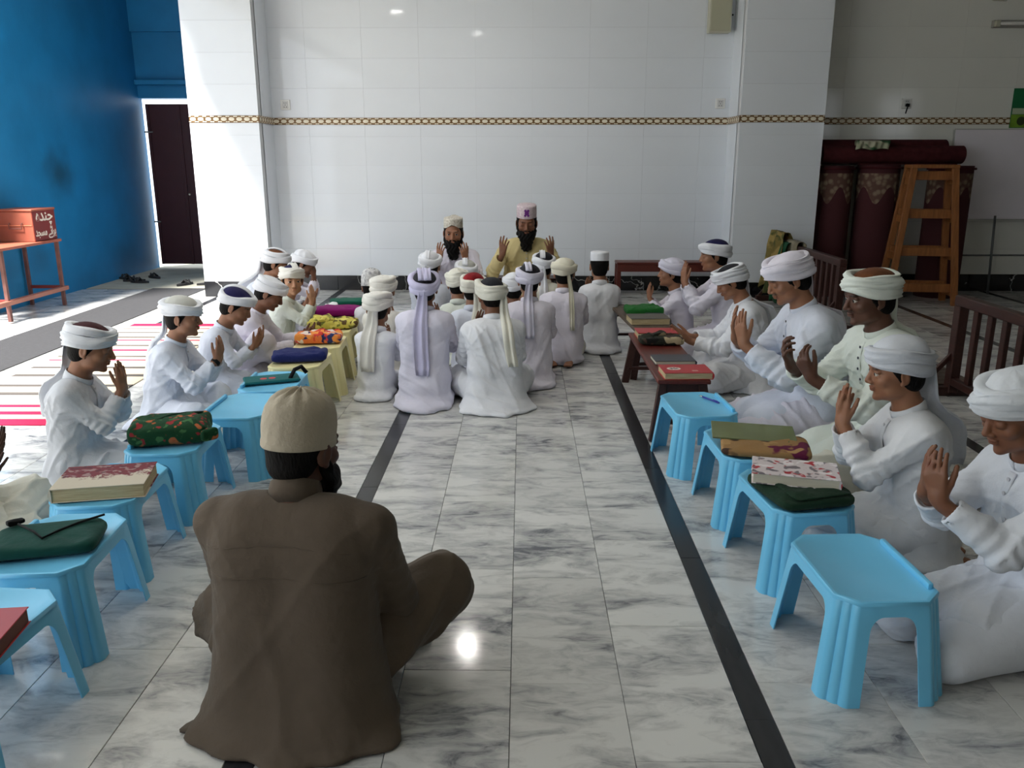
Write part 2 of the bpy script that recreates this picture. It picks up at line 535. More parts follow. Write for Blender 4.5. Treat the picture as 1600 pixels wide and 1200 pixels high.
# black marble skirting in slabs
def skirting(name, pieces, label):
    t = bpy.data.objects.new(name, None); C.objects.link(t); tag(t, label, 'baseboard', kind='structure')
    for lo, hi in pieces:
        MB().box(lo, hi, .002).build('skirting_slab', BLACKM, t)
def slabs(x0, x1, y, h=.162):
    n = max(1, round((x1 - x0) / .61)); w = (x1 - x0) / n
    return [((x0 + i * w + .001, y, 0.001), (x0 + (i + 1) * w - .001, y + .012, h)) for i in range(n)]
skirting('baseboard_back', slabs(-2.69, 2.20, YB - .006), 'black marble skirting with white veins under the back wall')
skirting('baseboard_right', slabs(3.05, XR, YB - .006, .19), 'black marble skirting behind the whiteboard stand')
skirting('baseboard_left', slabs(-3.40, -2.69, 8.842) + [((-2.698, 8.85, .001), (-2.684, YB, .162)), ((-3.406, 8.85, .001), (-3.394, YB, .162))], 'black marble skirting around the left pillar')
skirting('baseboard_front', slabs(2.20, 3.05, 8.842) + [((2.192, 8.85, .001), (2.206, YB, .162))], 'black marble skirting around the right pillar')

# blue corridor to the left with the door at its end
wl = MB().box((XL - .15, 7.55, -.12), (XL, 11.45, 4.0)).build('wall_left', BLUE); tag(wl, 'blue painted side wall behind the donation box', 'wall', kind='structure')
wb = MB()
wb.box((XL - .1, 11.35, 2.20), (-3.05, 11.55, 4.0)); wb.box((-4.02, 11.35, 0), (-3.05, 11.55, 2.2))
o = wb.build('wall_door_end', BLUE); tag(o, 'blue end wall above the dark door', 'wall', kind='structure')
MB().box((XL, 11.27, 2.36), (-3.1, 11.36, 2.42), .004).build('lintel_ledge', BLUE, o)
MB().box((XL, 11.30, 3.0), (-3.1, 11.36, 4.0), .004).build('beam', BLUE, o)
o = MB().box((-3.40, YB + .12, -.1), (-3.08, 11.5, 4.0)).build('wall_corridor', BLUE); tag(o, 'corridor wall behind the left pillar', 'wall', kind='structure')
DOORM = mat('door_paint', srgb(62, 28, 34), 0.45, 0.4, noise=0.15, nscale=6, bump=.05)
dr = thing('door_1', 'dark maroon metal door ajar with daylight around its edges', 'door', (0, 0, 0)); dr['kind'] = 'structure'
MB().box((-4.935, 11.38, 0.05), (-4.07, 11.42, 2.13), .004).build('door_leaf', DOORM, dr)
for x in (-4.91, -4.5, -4.1):
    MB().box((x - .02, 11.365, .05), (x + .02, 11.382, 2.13), .003).build('door_stile', DOORM, dr)
mb = MB(); mb.tube([(-4.97, 11.36, 1.78), (-4.86, 11.36, 1.78)], .010); mb.build('door_bolt', GROUT, dr)
mb = MB(); mb.tube([(-4.97, 11.36, .62), (-4.88, 11.36, .62)], .010); mb.build('door_bolt', GROUT, dr)
mb = MB(); mb.lathe([(0, 0), (.012, 0), (.012, .02), (0, .022)], 10, (-4.45, 11.36, .98), 'y'); mb.build('door_knob', BORDERW, dr)
# daylit lane outside the door
o = MB().box((-7, 11.6, -.12), (-2.5, 14, -.02)).build('ground', CONCRETE); tag(o, 'sunlit ground outside the door gap', 'ground', kind='structure')

# ceiling with the open skylight along the left side, rear and right walls
SKX = -3.60
cl = MB()
cl.box((SKX, YF, ZC), (XR, YB + .12, ZC + .25))
cl.box((XL - .15, 8.3, ZC + .2), (SKX, 11.55, ZC + .4))
cl.box((SKX - .12, YF, ZC - .15), (SKX, 8.3, ZC + .30))
cl.box((-3.76, YB + .1, ZC), (-2.6, 11.55, ZC + .4))
o = cl.build('ceiling', PLASTER); tag(o, 'white ceiling that stops at the open courtyard on the left', 'ceiling', kind='structure')
# open courtyard to the left: paving and its far wall
o = MB().box((-13, YF, -.12), (XL, 7.55, -.004)).build('courtyard_ground', CONCRETE); tag(o, 'courtyard paving beyond the open left side', 'ground', kind='structure')
o = MB().box((-13.2, YF, 0), (-13, 7.7, 3.0)).build('wall_courtyard', mat('courtyard_wall', srgb(206, 202, 190), .8, noise=.1)); tag(o, 'pale far wall of the open courtyard', 'wall', kind='structure')
# rear wall with high windows in its right part
rw = MB()
rw.box((XL, YF - .15, -.12), (XR, YF, 1.9)); rw.box((XL, YF - .15, 3.1), (XR, YF, ZC))
wins = [(7.4, 8.2), (9.2, 10.2)]
px = XL
for (a, b) in wins:
    rw.box((px, YF - .15, 1.9), (a, YF, 3.1)); px = b
rw.box((px, YF - .15, 1.9), (XR, YF, 3.1))
o = rw.build('wall_front', REARM); tag(o, 'rear wall behind the camera with two high windows', 'wall', kind='structure')
for i, (a, b) in enumerate(wins):
    tw_ = thing('window_%d' % (i + 1), ('left' if i == 0 else 'right') + ' high barred window in the rear wall', 'window', (0, 0, 0)); tw_['kind'] = 'structure'
    f = MB()
    f.box((a, YF - .1, 1.9), (a + .05, YF - .05, 3.1)); f.box((b - .05, YF - .1, 1.9), (b, YF - .05, 3.1)); f.box((a, YF - .1, 1.9), (b, YF - .05, 1.95)); f.box((a, YF - .1, 3.05), (b, YF - .05, 3.1))
    f.box(((a + b) / 2 - .02, YF - .1, 1.9), ((a + b) / 2 + .02, YF - .05, 3.1)); f.box((a, YF - .1, 2.6), (b, YF - .05, 2.64))
    f.build('window_frame', mat('window_frame', srgb(90, 70, 56), .5), tw_)
o = MB().box((XR, YF, -.12), (XR + .15, YB + .12, ZC)).build('wall_side', REARM); tag(o, 'right side wall', 'wall', kind='structure')

# round ceiling lights
LEDM = emit('led', (1, .97, .92, 1), 55)
for i, (x, y) in enumerate(LAMPS):
    t = thing('ceiling_light', 'round white ceiling light ' + ('over the left row', 'over the middle aisle', 'nearest the teachers')[i], 'light', (x, y, ZC), 0, 'round ceiling lights')
    MB().lathe([(.0, 0), (.105, 0), (.105, -.02), (.09, -.032), (.088, -.026), (0, -.026)], 28).build('housing', PLASTER, t, smooth=False)
    MB().lathe([(0, -.029), (.085, -.029), (.085, -.0275), (0, -.0275)], 28).build('diffuser', LEDM, t)
    ld = bpy.data.lights.new('lamp', 'AREA'); ld.shape = 'DISK'; ld.size = .17; ld.energy = LAMP_W; ld.color = (1, .97, .93); ld.spread = R(150)
    lo_ = bpy.data.objects.new('lamp', ld); C.objects.link(lo_); lo_.parent = t; lo_.location = (0, 0, -.04)


# ------------------------------------------------------------------ people: signed-distance bodies and clothes, meshed as one surface each
f32 = np.float32
class Field:
    def __init__(s, lo, hi, h):
        s.lo = np.array(lo, float); s.h = h
        s.n = np.ceil((np.array(hi, float) - s.lo) / h).astype(int) + 1
        s.F = np.full(tuple(s.n), 1.0, f32)
    def sl(s, blo, bhi, pad):
        a = np.clip(np.floor((np.array(blo) - pad - s.lo) / s.h).astype(int), 0, s.n)
        b = np.clip(np.ceil((np.array(bhi) + pad - s.lo) / s.h).astype(int) + 1, 0, s.n)
        return a, b
    def coords(s, a, b):
        ax = [(s.lo[i] + s.h * np.arange(a[i], b[i])).astype(f32) for i in range(3)]
        return ax[0][:, None, None], ax[1][None, :, None], ax[2][None, None, :]
    def op(s, prim, k=0.01, mode='add'):
        fn, blo, bhi = prim
        a, b = s.sl(blo, bhi, k + 3 * s.h)
        if np.any(b <= a): return
        X, Y, Z = s.coords(a, b)
        d = fn(X, Y, Z)
        v = s.F[a[0]:b[0], a[1]:b[1], a[2]:b[2]]
        if mode == 'add':
            hh = np.maximum(k - np.abs(v - d), 0) / max(k, 1e-6)
            v[...] = np.minimum(v, d) - hh * hh * (k * 0.25)
        else:
            d = -d
            hh = np.maximum(k - np.abs(v - d), 0) / max(k, 1e-6)
            v[...] = np.maximum(v, d) + hh * hh * (k * 0.25)
    def add(s, p, k=0.01): s.op(p, k)
    def sub(s, p, k=0.005): s.op(p, k, 'sub')
    def floor(s, z0):
        Z = (s.lo[2] + s.h * np.arange(s.n[2])).astype(f32)[None, None, :]
        s.F = np.maximum(s.F, z0 - Z)
    def seal(s):
        F = s.F
        F[0] = F[-1] = 1; F[:, 0] = F[:, -1] = 1; F[:, :, 0] = F[:, :, -1] = 1
    def value(s, p):
        q = (np.array(p) - s.lo) / s.h
        i = np.clip(np.floor(q).astype(int), 0, s.n - 2)
        t = np.clip(q - i, 0, 1)
        c = s.F[i[0]:i[0] + 2, i[1]:i[1] + 2, i[2]:i[2] + 2]
        c = c[0] * (1 - t[0]) + c[1] * t[0]
        c = c[0] * (1 - t[1]) + c[1] * t[1]
        return c[0] * (1 - t[2]) + c[1] * t[2]
    def mesh(s):
        """surface nets"""
        s.seal()
        F = s.F
        I = F < 0
        c = I.astype(np.int8)
        cnt = sum(c[dx:c.shape[0] - 1 + dx, dy:c.shape[1] - 1 + dy, dz:c.shape[2] - 1 + dz] for dx in (0, 1) for dy in (0, 1) for dz in (0, 1))
        act = np.argwhere((cnt > 0) & (cnt < 8))
        if len(act) == 0: return np.zeros((0, 3)), np.zeros((0, 4), int)
        idx = np.full(tuple(np.array(F.shape) - 1), -1, np.int32)
        idx[act[:, 0], act[:, 1], act[:, 2]] = np.arange(len(act))
        corners = [(dx, dy, dz) for dx in (0, 1) for dy in (0, 1) for dz in (0, 1)]
        val = {q: F[act[:, 0] + q[0], act[:, 1] + q[1], act[:, 2] + q[2]] for q in corners}
        acc = np.zeros((len(act), 3)); num = np.zeros(len(act))
        for q in corners:
            for ax in range(3):
                if q[ax] == 0:
                    q2 = list(q); q2[ax] = 1; q2 = tuple(q2)
                    a, b = val[q], val[q2]
                    m = (a < 0) != (b < 0)
                    t = np.where(m, a / np.where(m, a - b, 1), 0)
                    for i in range(3):
                        acc[:, i] += np.where(m, q[i] + (t if i == ax else 0), 0)
                    num += m
        V = (act + acc / num[:, None]) * s.h + s.lo
        quads = []
        for ax in range(3):
            A = np.take(I, range(0, I.shape[ax] - 1), ax); B = np.take(I, range(1, I.shape[ax]), ax)
            e = np.argwhere(A != B)
            ins = A[e[:, 0], e[:, 1], e[:, 2]]
            u, v = (ax + 1) % 3, (ax + 2) % 3
            ok = (e[:, u] > 0) & (e[:, v] > 0)
            e, ins = e[ok], ins[ok]
            def g(du, dv):
                w = e.copy(); w[:, u] -= du; w[:, v] -= dv
                return idx[w[:, 0], w[:, 1], w[:, 2]]
            q = np.stack([g(1, 1), g(0, 1), g(0, 0), g(1, 0)], 1)
            q[~ins] = q[~ins][:, ::-1]
            quads.append(q)
        return V, np.concatenate(quads)

def vec(*a): return np.array(a, float)
def unit(a):
    a = np.array(a, float); return a / max(np.linalg.norm(a), 1e-9)

def cap(a, b, r1, r2=None):
    a, b = np.array(a, float), np.array(b, float)
    r2 = r1 if r2 is None else r2
    ba = b - a; L2 = max(float(ba @ ba), 1e-9)
    def fn(X, Y, Z):
        px, py, pz = X - f32(a[0]), Y - f32(a[1]), Z - f32(a[2])
        t = np.clip((px * f32(ba[0]) + py * f32(ba[1]) + pz * f32(ba[2])) / f32(L2), 0, 1)
        return np.sqrt((px - t * f32(ba[0])) ** 2 + (py - t * f32(ba[1])) ** 2 + (pz - t * f32(ba[2])) ** 2) - (f32(r1) + t * f32(r2 - r1))
    r = max(r1, r2)
    return fn, np.minimum(a, b) - r, np.maximum(a, b) + r

def cone(a, b, r1, r2):
    a, b = np.array(a, float), np.array(b, float)
    ba = b - a; L = float(np.linalg.norm(ba)); n = ba / L
    def fn(X, Y, Z):
        px, py, pz = X - f32(a[0]), Y - f32(a[1]), Z - f32(a[2])
        t = px * f32(n[0]) + py * f32(n[1]) + pz * f32(n[2])
        rad = np.sqrt((px - t * f32(n[0])) ** 2 + (py - t * f32(n[1])) ** 2 + (pz - t * f32(n[2])) ** 2)
        rr = f32(r1) + np.clip(t / f32(L), 0, 1) * f32(r2 - r1)
        return np.maximum(rad - rr, np.maximum(-t, t - f32(L)))
    r = max(r1, r2)
    return fn, np.minimum(a, b) - r, np.maximum(a, b) + r

def ell(c, r, M=None):
    c = np.array(c, float); r = np.array(r, float)
    M = np.eye(3) if M is None else M      # columns = local axes
    def fn(X, Y, Z):
        px, py, pz = X - f32(c[0]), Y - f32(c[1]), Z - f32(c[2])
        q = [px * f32(M[0, i]) + py * f32(M[1, i]) + pz * f32(M[2, i]) for i in range(3)]
        k0 = np.sqrt(sum((q[i] / f32(r[i])) ** 2 for i in range(3)))
        k1 = np.sqrt(sum((q[i] / f32(r[i] ** 2)) ** 2 for i in range(3))) + f32(1e-6)
        return k0 * (k0 - 1) / k1
    e = np.sqrt((M ** 2) @ (r ** 2))
    return fn, c - e, c + e

def rotm(rx, ry, rz):
    return np.array(Euler((rx, ry, rz), 'XYZ').to_matrix())

def np_mesh(V, Q, col=None, smooth=True):
    me = bpy.data.meshes.new('mesh')
    me.vertices.add(len(V)); me.vertices.foreach_set('co', np.ascontiguousarray(V, f32).ravel())
    me.loops.add(len(Q) * 4); me.loops.foreach_set('vertex_index', np.ascontiguousarray(Q, np.int32).ravel())
    me.polygons.add(len(Q))
    me.polygons.foreach_set('loop_start', np.arange(0, len(Q) * 4, 4, dtype=np.int32))
    me.polygons.foreach_set('use_smooth', np.ones(len(Q), bool))
    if col is not None:
        at = me.attributes.new('col', 'FLOAT_COLOR', 'POINT')
        at.data.foreach_set('color', np.concatenate([col, np.ones((len(col), 1))], 1).astype(f32).ravel())
    me.update(calc_edges=True)
    me.validate()
    return me

def normals(V, Q):
    n = np.cross(V[Q[:, 2]] - V[Q[:, 0]], V[Q[:, 3]] - V[Q[:, 1]])
    N = np.zeros_like(V)
    for i in range(4): np.add.at(N, Q[:, i], n)
    return N / (np.linalg.norm(N, axis=1, keepdims=True) + 1e-9)

def relax(V, Q, it=1, w=0.5):
    for _ in range(it):
        S = np.zeros_like(V); n = np.zeros(len(V))
        for i in range(4):
            j = Q[:, (i + 1) % 4]
            np.add.at(S, Q[:, i], V[j]); np.add.at(n, Q[:, i], 1)
            np.add.at(S, j, V[Q[:, i]]); np.add.at(n, j, 1)
        V = V * (1 - w) + w * S / n[:, None]
    return V

def ik(S, W, a, b, pole):
    d = W - S; L = np.linalg.norm(d); u = d / L
    L = min(L, (a + b) * 0.995)
    x = (a * a - b * b + L * L) / (2 * L)
    h = math.sqrt(max(a * a - x * x, 1e-6))
    p = pole - u * (pole @ u); p = unit(p)
    return S + u * x + p * h, S + u * L

def hand_prims(w, d, n, side, s, curl=0.25, spread=0.05):
    """palm and five fingers; d = finger direction, n = palm normal"""
    d = unit(d); n = unit(n - d * (n @ d)); t = np.cross(d, n) * side
    out = []
    K = [(0.027, 0.086, .068, .0088), (0.009, 0.091, .076, .0090), (-0.010, 0.087, .070, .0086), (-0.028, 0.078, .056, .0078)]
    for i, (lx, lp, fl, r) in enumerate(K):
        k0 = w + s * (t * lx * 0.55 + d * 0.012); kn = w + s * (t * lx + d * lp)
        out.append((cap(k0, kn, s * 0.0135, s * 0.0105), 0.012 * s))
        ang = spread * (lx / 0.02)
        dd = unit(d * math.cos(ang) + t * math.sin(ang))
        p = kn; bend = curl * (0.5 + 0.18 * i)
        for j, q in enumerate((.45, .30, .25)):
            dirv = dd * math.cos(bend) + n * math.sin(bend)
            e = p + s * fl * q * dirv
            out.append((cap(p, e, s * r * (1 - 0.1 * j), s * r * (0.9 - 0.1 * j)), 0.002 * s))
            p = e; bend += curl * (0.8 - 0.2 * j)
    p = w + s * (d * 0.018 + t * 0.018 + n * 0.004)
    b = unit(d * 0.88 + t * 0.42 + n * 0.30)
    for j, (l, r1, r2) in enumerate(((.042, .0135, .0105), (.033, .0105, .0092), (.026, .0092, .0075))):
        e = p + s * l * b
        out.append((cap(p, e, s * r1, s * r2), (0.010 if j == 0 else 0.003) * s))
        p = e; b = unit(b + d * 0.34)
    return out

TAU = 2 * math.pi
def ring_band(z, hh, rx, ry, t, cy, tf, tr, seed, folds=3, amp=0.0035, N=72, M=16, knot=0.0):
    """one wrapped layer of turban cloth, as a closed tube with flattened, folded section"""
    rng = np.random.RandomState(seed)
    ph = np.linspace(0, TAU, N, endpoint=False)[:, None]
    a = np.linspace(0, TAU, M, endpoint=False)[None, :]
    sg = lambda v, e: np.sign(v) * np.abs(v) ** e
    o = sg(np.cos(a), 0.7); hgt = sg(np.sin(a), 0.8)
    p1, p2, p3 = rng.rand(3) * TAU
    fold = np.sin(hgt * folds * 2.4 + 1.6 * np.sin(ph + p1) + p2) + 0.5 * np.sin(hgt * folds * 4.1 + 2.2 * np.sin(2 * ph + p3))
    wave = 1 + 0.10 * np.sin(3 * ph + p1) + 0.07 * np.sin(5 * ph + p2)
    rad = t * o * wave + amp * fold * (o > -0.3) + knot * np.exp(-((ph - TAU / 4 + 0.25) / 0.35) ** 2) * (0.5 + 0.5 * o)
    X = (rx + rad) * np.cos(ph); Y = cy + (ry + rad) * np.sin(ph)
    Z = z + hh * hgt * (1 + 0.10 * np.sin(2 * ph + p3)) + tf * np.sin(ph) + tr * np.cos(ph) + 0.004 * np.sin(3 * ph + p2)
    V = np.stack([X, Y, Z + 0 * X], -1).reshape(-1, 3)
    Q = []
    for i in range(N):
        for j in range(M):
            Q.append((i * M + j, ((i + 1) % N) * M + j, ((i + 1) % N) * M + (j + 1) % M, i * M + (j + 1) % M))
    return V, np.array(Q)

def dome(c, r, fold=0.0, nf=9, N=48, M=14, zmin=-0.25, seed=0):
    rng = np.random.RandomState(seed); p = rng.rand(2) * TAU
    V = []; Q = []
    for j in range(M + 1):
        th = math.asin(zmin) + (math.pi / 2 - 0.02 - math.asin(zmin)) * j / M
        for i in range(N):
            ph = TAU * i / N
            f = 1 + fold * math.sin(nf * ph + 2.5 * math.sin(ph + p[0]) + th * 2) * math.cos(th) ** 0.5
            V.append((c[0] + r[0] * math.cos(th) * math.cos(ph) * f, c[1] + r[1] * math.cos(th) * math.sin(ph) * f, c[2] + r[2] * math.sin(th) * (1 + 0.3 * (f - 1))))
    for j in range(M):
        for i in range(N):
            Q.append((j * N + i, j * N + (i + 1) % N, (j + 1) * N + (i + 1) % N, (j + 1) * N + i))
    V.append((c[0], c[1], c[2] + r[2])); 
    for i in range(N):
        Q.append((M * N + i, M * N + (i + 1) % N, len(V) - 1, len(V) - 1))
    return np.array(V), np.array(Q)

def to_mesh(V, Q):
    return mesh_from(V, [tuple(dict.fromkeys(map(int, q))) for q in Q], True)

def ribbon(pts, wid, side, th=0.006, seed=0, ruffle=0.006, M=7):
    """hanging cloth strip: pts centre line (np), wid widths, side lateral axis"""
    rng = np.random.RandomState(seed); p1, p2 = rng.rand(2) * TAU
    pts = np.array(pts); n = len(pts); side = unit(side)
    V = []; 
    for sgn in (1, -1):
        for i in range(n):
            t = unit(pts[min(i + 1, n - 1)] - pts[max(i - 1, 0)])
            nn = unit(np.cross(side, t))
            for j in range(M):
                u = j / (M - 1) * 2 - 1
                rf = ruffle * math.sin(u * 5.5 + p1 + i * 0.18) + 0.5 * ruffle * math.sin(u * 10 + p2 + i * .1)
                V.append(pts[i] + side * u * wid[i] / 2 + nn * (rf + sgn * th / 2))
    Q = []
    o = n * M
    for i in range(n - 1):
        for j in range(M - 1):
            a = i * M + j
            Q.append((a, a + 1, a + M + 1, a + M))
            Q.append((o + a, o + a + M, o + a + M + 1, o + a + 1))
        for j in (0, M - 1):
            a = i * M + j
            q = (a, a + M, o + a + M, o + a)
            Q.append(q if j == 0 else q[::-1])
    for i in (0, n - 1):
        for j in range(M - 1):
            a = i * M + j
            q = (a, o + a, o + a + 1, a + 1)
            Q.append(q if i == 0 else q[::-1])
    return np.array(V), np.array(Q)

DECIM = []
def decimate_all():
    for o, r in DECIM:
        m = o.modifiers.new('d', 'DECIMATE'); m.ratio = r
    dg = bpy.context.evaluated_depsgraph_get()
    dg.update()
    for o, r in DECIM:
        me = bpy.data.meshes.new_from_object(o.evaluated_get(dg), preserve_all_data_layers=True, depsgraph=dg)
        NEW.append((o, me))
    for o, me in NEW:
        old = o.data
        o.modifiers.clear()
        o.data = me
        bpy.data.meshes.remove(old)
NEW = []

# skin tones
TONES = {'fair': (182, 136, 106), 'mid': (150, 104, 78), 'brown': (124, 82, 60), 'dark': (92, 60, 46)}

def person(label, loc, rz, H, pose='cross', s=None, hs=0.9, tone='mid', lean=6, slouch=12, pitch=12, yaw=0, roll=0,
           arms=(0.05, 0.30, -0.13, 75), wr=None, wl=None, gap=0.045, curl=0.25, spread=0.04, kurta=WHITE, trousers=None,
           turban=dict(), near=False, wide=1.0, beard=0, eyes='down', seed=1, collar=True, buttons=0, bmat=None, tail=None,
           extra=None, hair=True, group=None, feet=False, fold=1.0, hx=0, knee_up=0, cuffs=0.80, face_sharp=1.0, shawl=None, seat=0.0, at_head=True, neck=.055, hem=.8, flare=1.0, kx=1.0):
    rng = np.random.RandomState(seed * 7 + 3)
    # loc is the point under the head and H the height of the headwear: torso scale and pelvis follow from them
    ko = turban.get('cap_only')
    tz = (.150 if ko == 'dome' else .046 + turban.get('zoff', 0) + turban.get('h', .078)) if ko else ((.134 + turban.get('zoff', 0) - .062 * (1 - turban.get('high', 1))) if turban.get('kind') == 'wrap' else .125)
    if s is None:
        cz = .10 if pose == 'cross' else .20
        la, lb = R(lean), R(lean + slouch)
        s = (H - seat - neck - (.1064 + tz) * hs * math.cos(R(pitch))) / (cz + .5 * (.4 * math.cos(la) + .35 * math.cos((la + lb) / 2) + .25 * math.cos(lb)))
    h = 0.0036 if near else 0.0055
    # --- skeleton
    zp = (0.10 if pose == 'cross' else 0.20) * s + seat
    P0 = vec(0, 0, zp)
    L = 0.50 * s
    a0, a1 = R(lean), R(lean + slouch)
    P1 = P0 + L * 0.4 * vec(0, math.sin(a0), math.cos(a0))
    P2 = P1 + L * 0.35 * vec(0, math.sin((a0 + a1) / 2), math.cos((a0 + a1) / 2))
    N = P2 + L * 0.25 * vec(0, math.sin(a1), math.cos(a1))
    Rh = rotm(R(-pitch), R(roll), R(yaw))
    hc = N + vec(hx, 0.035 + 0.02 * hs, neck) + Rh @ vec(0, 0, 0.112 * hs) * 0.95 + vec(0, 0.0, 0.0)
    root = thing('person', label, 'person', (0, 0, 0), R(rz), group)
    cr, sr = math.cos(R(rz)), math.sin(R(rz))
    ox, oy = (hc[0], hc[1]) if at_head else (0, 0)
    root.location = (loc[0] - (cr * ox - sr * oy), loc[1] - (sr * ox + cr * oy), 0)
    def hp(x, y, z): return hc + Rh @ (vec(x, y, z) * hs)
    sh = {sd: N + vec(sd * 0.165 * s * wide, -0.012 * s, -0.055 * s) for sd in (1, -1)}
    hs_hand = (0.30 * hs + 0.70 * s) * 1.0
    AD, AF, AZ, AP = arms
    W = {}; E = {}; HD = {}; HN = {}
    for sd in (1, -1):
        w = wr if sd == 1 else wl
        if w is None:
            tgt = N + s * vec(sd * (AD + gap), AF, AZ); ap = R(AP)
            d = vec(-sd * 0.10, math.cos(ap), math.sin(ap)); n = vec(-sd * 0.55, -math.sin(ap), math.cos(ap))
        else:
            tgt = N + s * np.array(w[0], float); d = np.array(w[1], float); n = np.array(w[2], float)
        e, wv = ik(sh[sd], tgt, 0.275 * s, 0.245 * s, vec(sd * 0.55, -0.25, -1.0))
        W[sd], E[sd], HD[sd], HN[sd] = wv, e, d, n
    hip = {}; knee = {}; ank = {}
    for sd in (1, -1):
        if pose == 'cross':
            hip[sd] = vec(sd * 0.09 * s, 0.02 * s, 0.10 * s + seat)
            knee[sd] = vec(sd * 0.33 * s * kx, 0.27 * s + (1 - kx) * .15 * s, (0.13 + (knee_up if sd == 1 else 0)) * s + seat * 0.5)
            ank[sd] = vec(-sd * 0.10 * s, 0.33 * s + (0.05 * s if sd == 1 else 0), 0.055 * s)
        else:
            hip[sd] = vec(sd * 0.09 * s, 0.0, 0.20 * s)
            knee[sd] = vec(sd * 0.13 * s, 0.40 * s, 0.09 * s)
            ank[sd] = vec(sd * 0.10 * s, -0.10 * s, 0.06 * s)
    allp = np.array([P0, N, hc] + [q for dd in (W, E, hip, knee, ank, sh) for q in dd.values()])
    lo = allp.min(0) - vec(.17, .19, .17); hi = allp.max(0) + vec(.17, .17, .16)
    lo[2] = -0.02
    for sd in (1, -1):
        tip = W[sd] + unit(HD[sd]) * 0.2; lo = np.minimum(lo, tip - .03); hi = np.maximum(hi, tip + .03)
    # --- body (one surface: head, neck, trunk, arms, hands, legs, feet)
    B = Field(lo, hi, h)
    kk = 0.012 * hs
    rs = rng.uniform(0.94, 1.06, 8)
    def E_(x, y, z, r, k=kk, M=None, sub=False):
        p = ell(hp(x, y, z), np.array(r) * hs, Rh if M is None else Rh @ M)
        B.sub(p, k) if sub else B.add(p, k)
    def Cc(a, b, r1, r2, k=kk): B.add(cap(hp(*a), hp(*b), r1 * hs, r2 * hs), k)
    E_(0, -.012, .03, (.075, .096, .084))
    E_(0, .030, -.020, (.061 * rs[0], .058, .076))
    E_(0, .034, -.072, (.046 * rs[1], .046, .040))
    E_(0, .068, -.097, (.019, .017, .014))
    for q in (1, -1):
        E_(q * .040, .055, -.026, (.024, .024, .022))
        E_(q * .046, .020, -.070, (.016, .030, .022), .02 * hs)
    Cc((-.034, .082, .021), (.034, .082, .021), .0085, .0085)
    for q in (1, -1):
        E_(q * .032, .096, .000, (.019, .013, .012), .010 * hs, sub=True)
    Cc((0, .083, .014), (0, .103 * (0.5 + 0.5 * rs[2]), -.030), .0075, .0115, .008 * hs)
    for q in (1, -1):
        E_(q * .0125, .093, -.036, (.0085, .0095, .0075), .005 * hs)
    E_(0, .086, -.0555, (.022, .0095, .0060), .004 * hs)
    E_(0, .0845, -.0655, (.019, .0095, .0065), .003 * hs)
    E_(0, .0975, -.0605, (.021, .008, .0012), .002 * hs, sub=True)
    for q in (1, -1):
        lid = (.0165, .0125, .0125) if eyes == 'down' else (.0165, .0128, .0085)
        E_(q * .032, .0745, .002 if eyes == 'down' else .0075, lid, .004 * hs)
        E_(q * .032, .0745, -.0085, (.0160, .0105, .0060), .005 * hs)
    for q in (1, -1):                                   # ears
        Me = rotm(R(-8), 0, q * R(-22))
        E_(q * .078, -.010, -.008, (.0075, .020, .031), .004 * hs, Me)
        E_(q * .086, -.006, -.006, (.0050, .0105, .019), .003 * hs, Me, sub=True)
        E_(q * .076, .000, -.034, (.007, .009, .010), .004 * hs, Me)
    B.add(cap(hp(0, -.022, -.06), N + vec(0, 0.0, 0.0), .050 * hs, .056 * hs), .02)
    B.add(cap(sh[1] * .6 + sh[-1] * .4, sh[-1] * .6 + sh[1] * .4, .052 * s), .03)
    B.add(cap(N, P2, .06 * s, .075 * s), .03)
    B.add(cap(P2, P0, .075 * s, .08 * s), .03)
    for sd in (1, -1):
        B.add(cap(sh[sd] + vec(-sd * .03 * s, 0, 0), sh[sd], .045 * s, .044 * s), .02)
        B.add(cap(sh[sd], E[sd], .038 * s, .034 * s), .012)
        B.add(cap(E[sd], W[sd], .034 * s, .0235 * s), .012)
        B.add(cap(P0, hip[sd], .06 * s, .06 * s), .02)
        B.add(cap(hip[sd], knee[sd], .055 * s, .045 * s), .012)
        B.add(cap(knee[sd], ank[sd], .045 * s, .030 * s), .012)
        # foot with toes
        if pose == 'cross':
            fd = unit(vec(-sd * 0.9, 0.45, -0.05)); up = vec(0, 0, 1)
        else:
            fd = unit(vec(sd * (-0.15), -1, -0.12)); up = vec(0, 0.1, -1)
        lat = np.cross(fd, up)
        base = ank[sd] + fd * 0.01 * s
        base[2] = max(base[2], 0.035 * s)
        B.add(cap(ank[sd], base - fd * .035 * s + vec(0, 0, -.005), .032 * s, .032 * s), .012)
        ball = base + fd * 0.12 * s; ball[2] = 0.032 * s
        B.add(cap(base, ball - lat * .018 * s, .033 * s, .024 * s), .015); B.add(cap(base, ball + lat * .018 * s, .033 * s, .024 * s), .015)
        for j in range(5):
            tb = ball + lat * (j - 2) * 0.0165 * s
            B.add(cap(tb, tb + fd * (0.055 - abs(j - 1.2) * 0.006) * s, .0125 * s, .0105 * s), .004)
        for p, k in hand_prims(W[sd], HD[sd], HN[sd], sd, hs_hand, curl, spread):
            B.add(p, k)
        B.add(cap(W[sd] - unit(W[sd] - E[sd]) * .02, W[sd] + unit(HD[sd]) * .02 * hs_hand, .0225 * s, .019 * hs_hand), .01)
    B.floor(0.002)
    V, Q = B.mesh()
    base = np.array(srgb(*TONES[tone])[:3])
    col = np.tile(base, (len(V), 1))
    hl = (V - hc) @ Rh / hs
    def blend(wt, c): 
        nonlocal col
        wt = np.clip(wt, 0, 1)[:, None]; col = col * (1 - wt) + np.array(c) * wt
    front = hl[:, 1] > 0.06
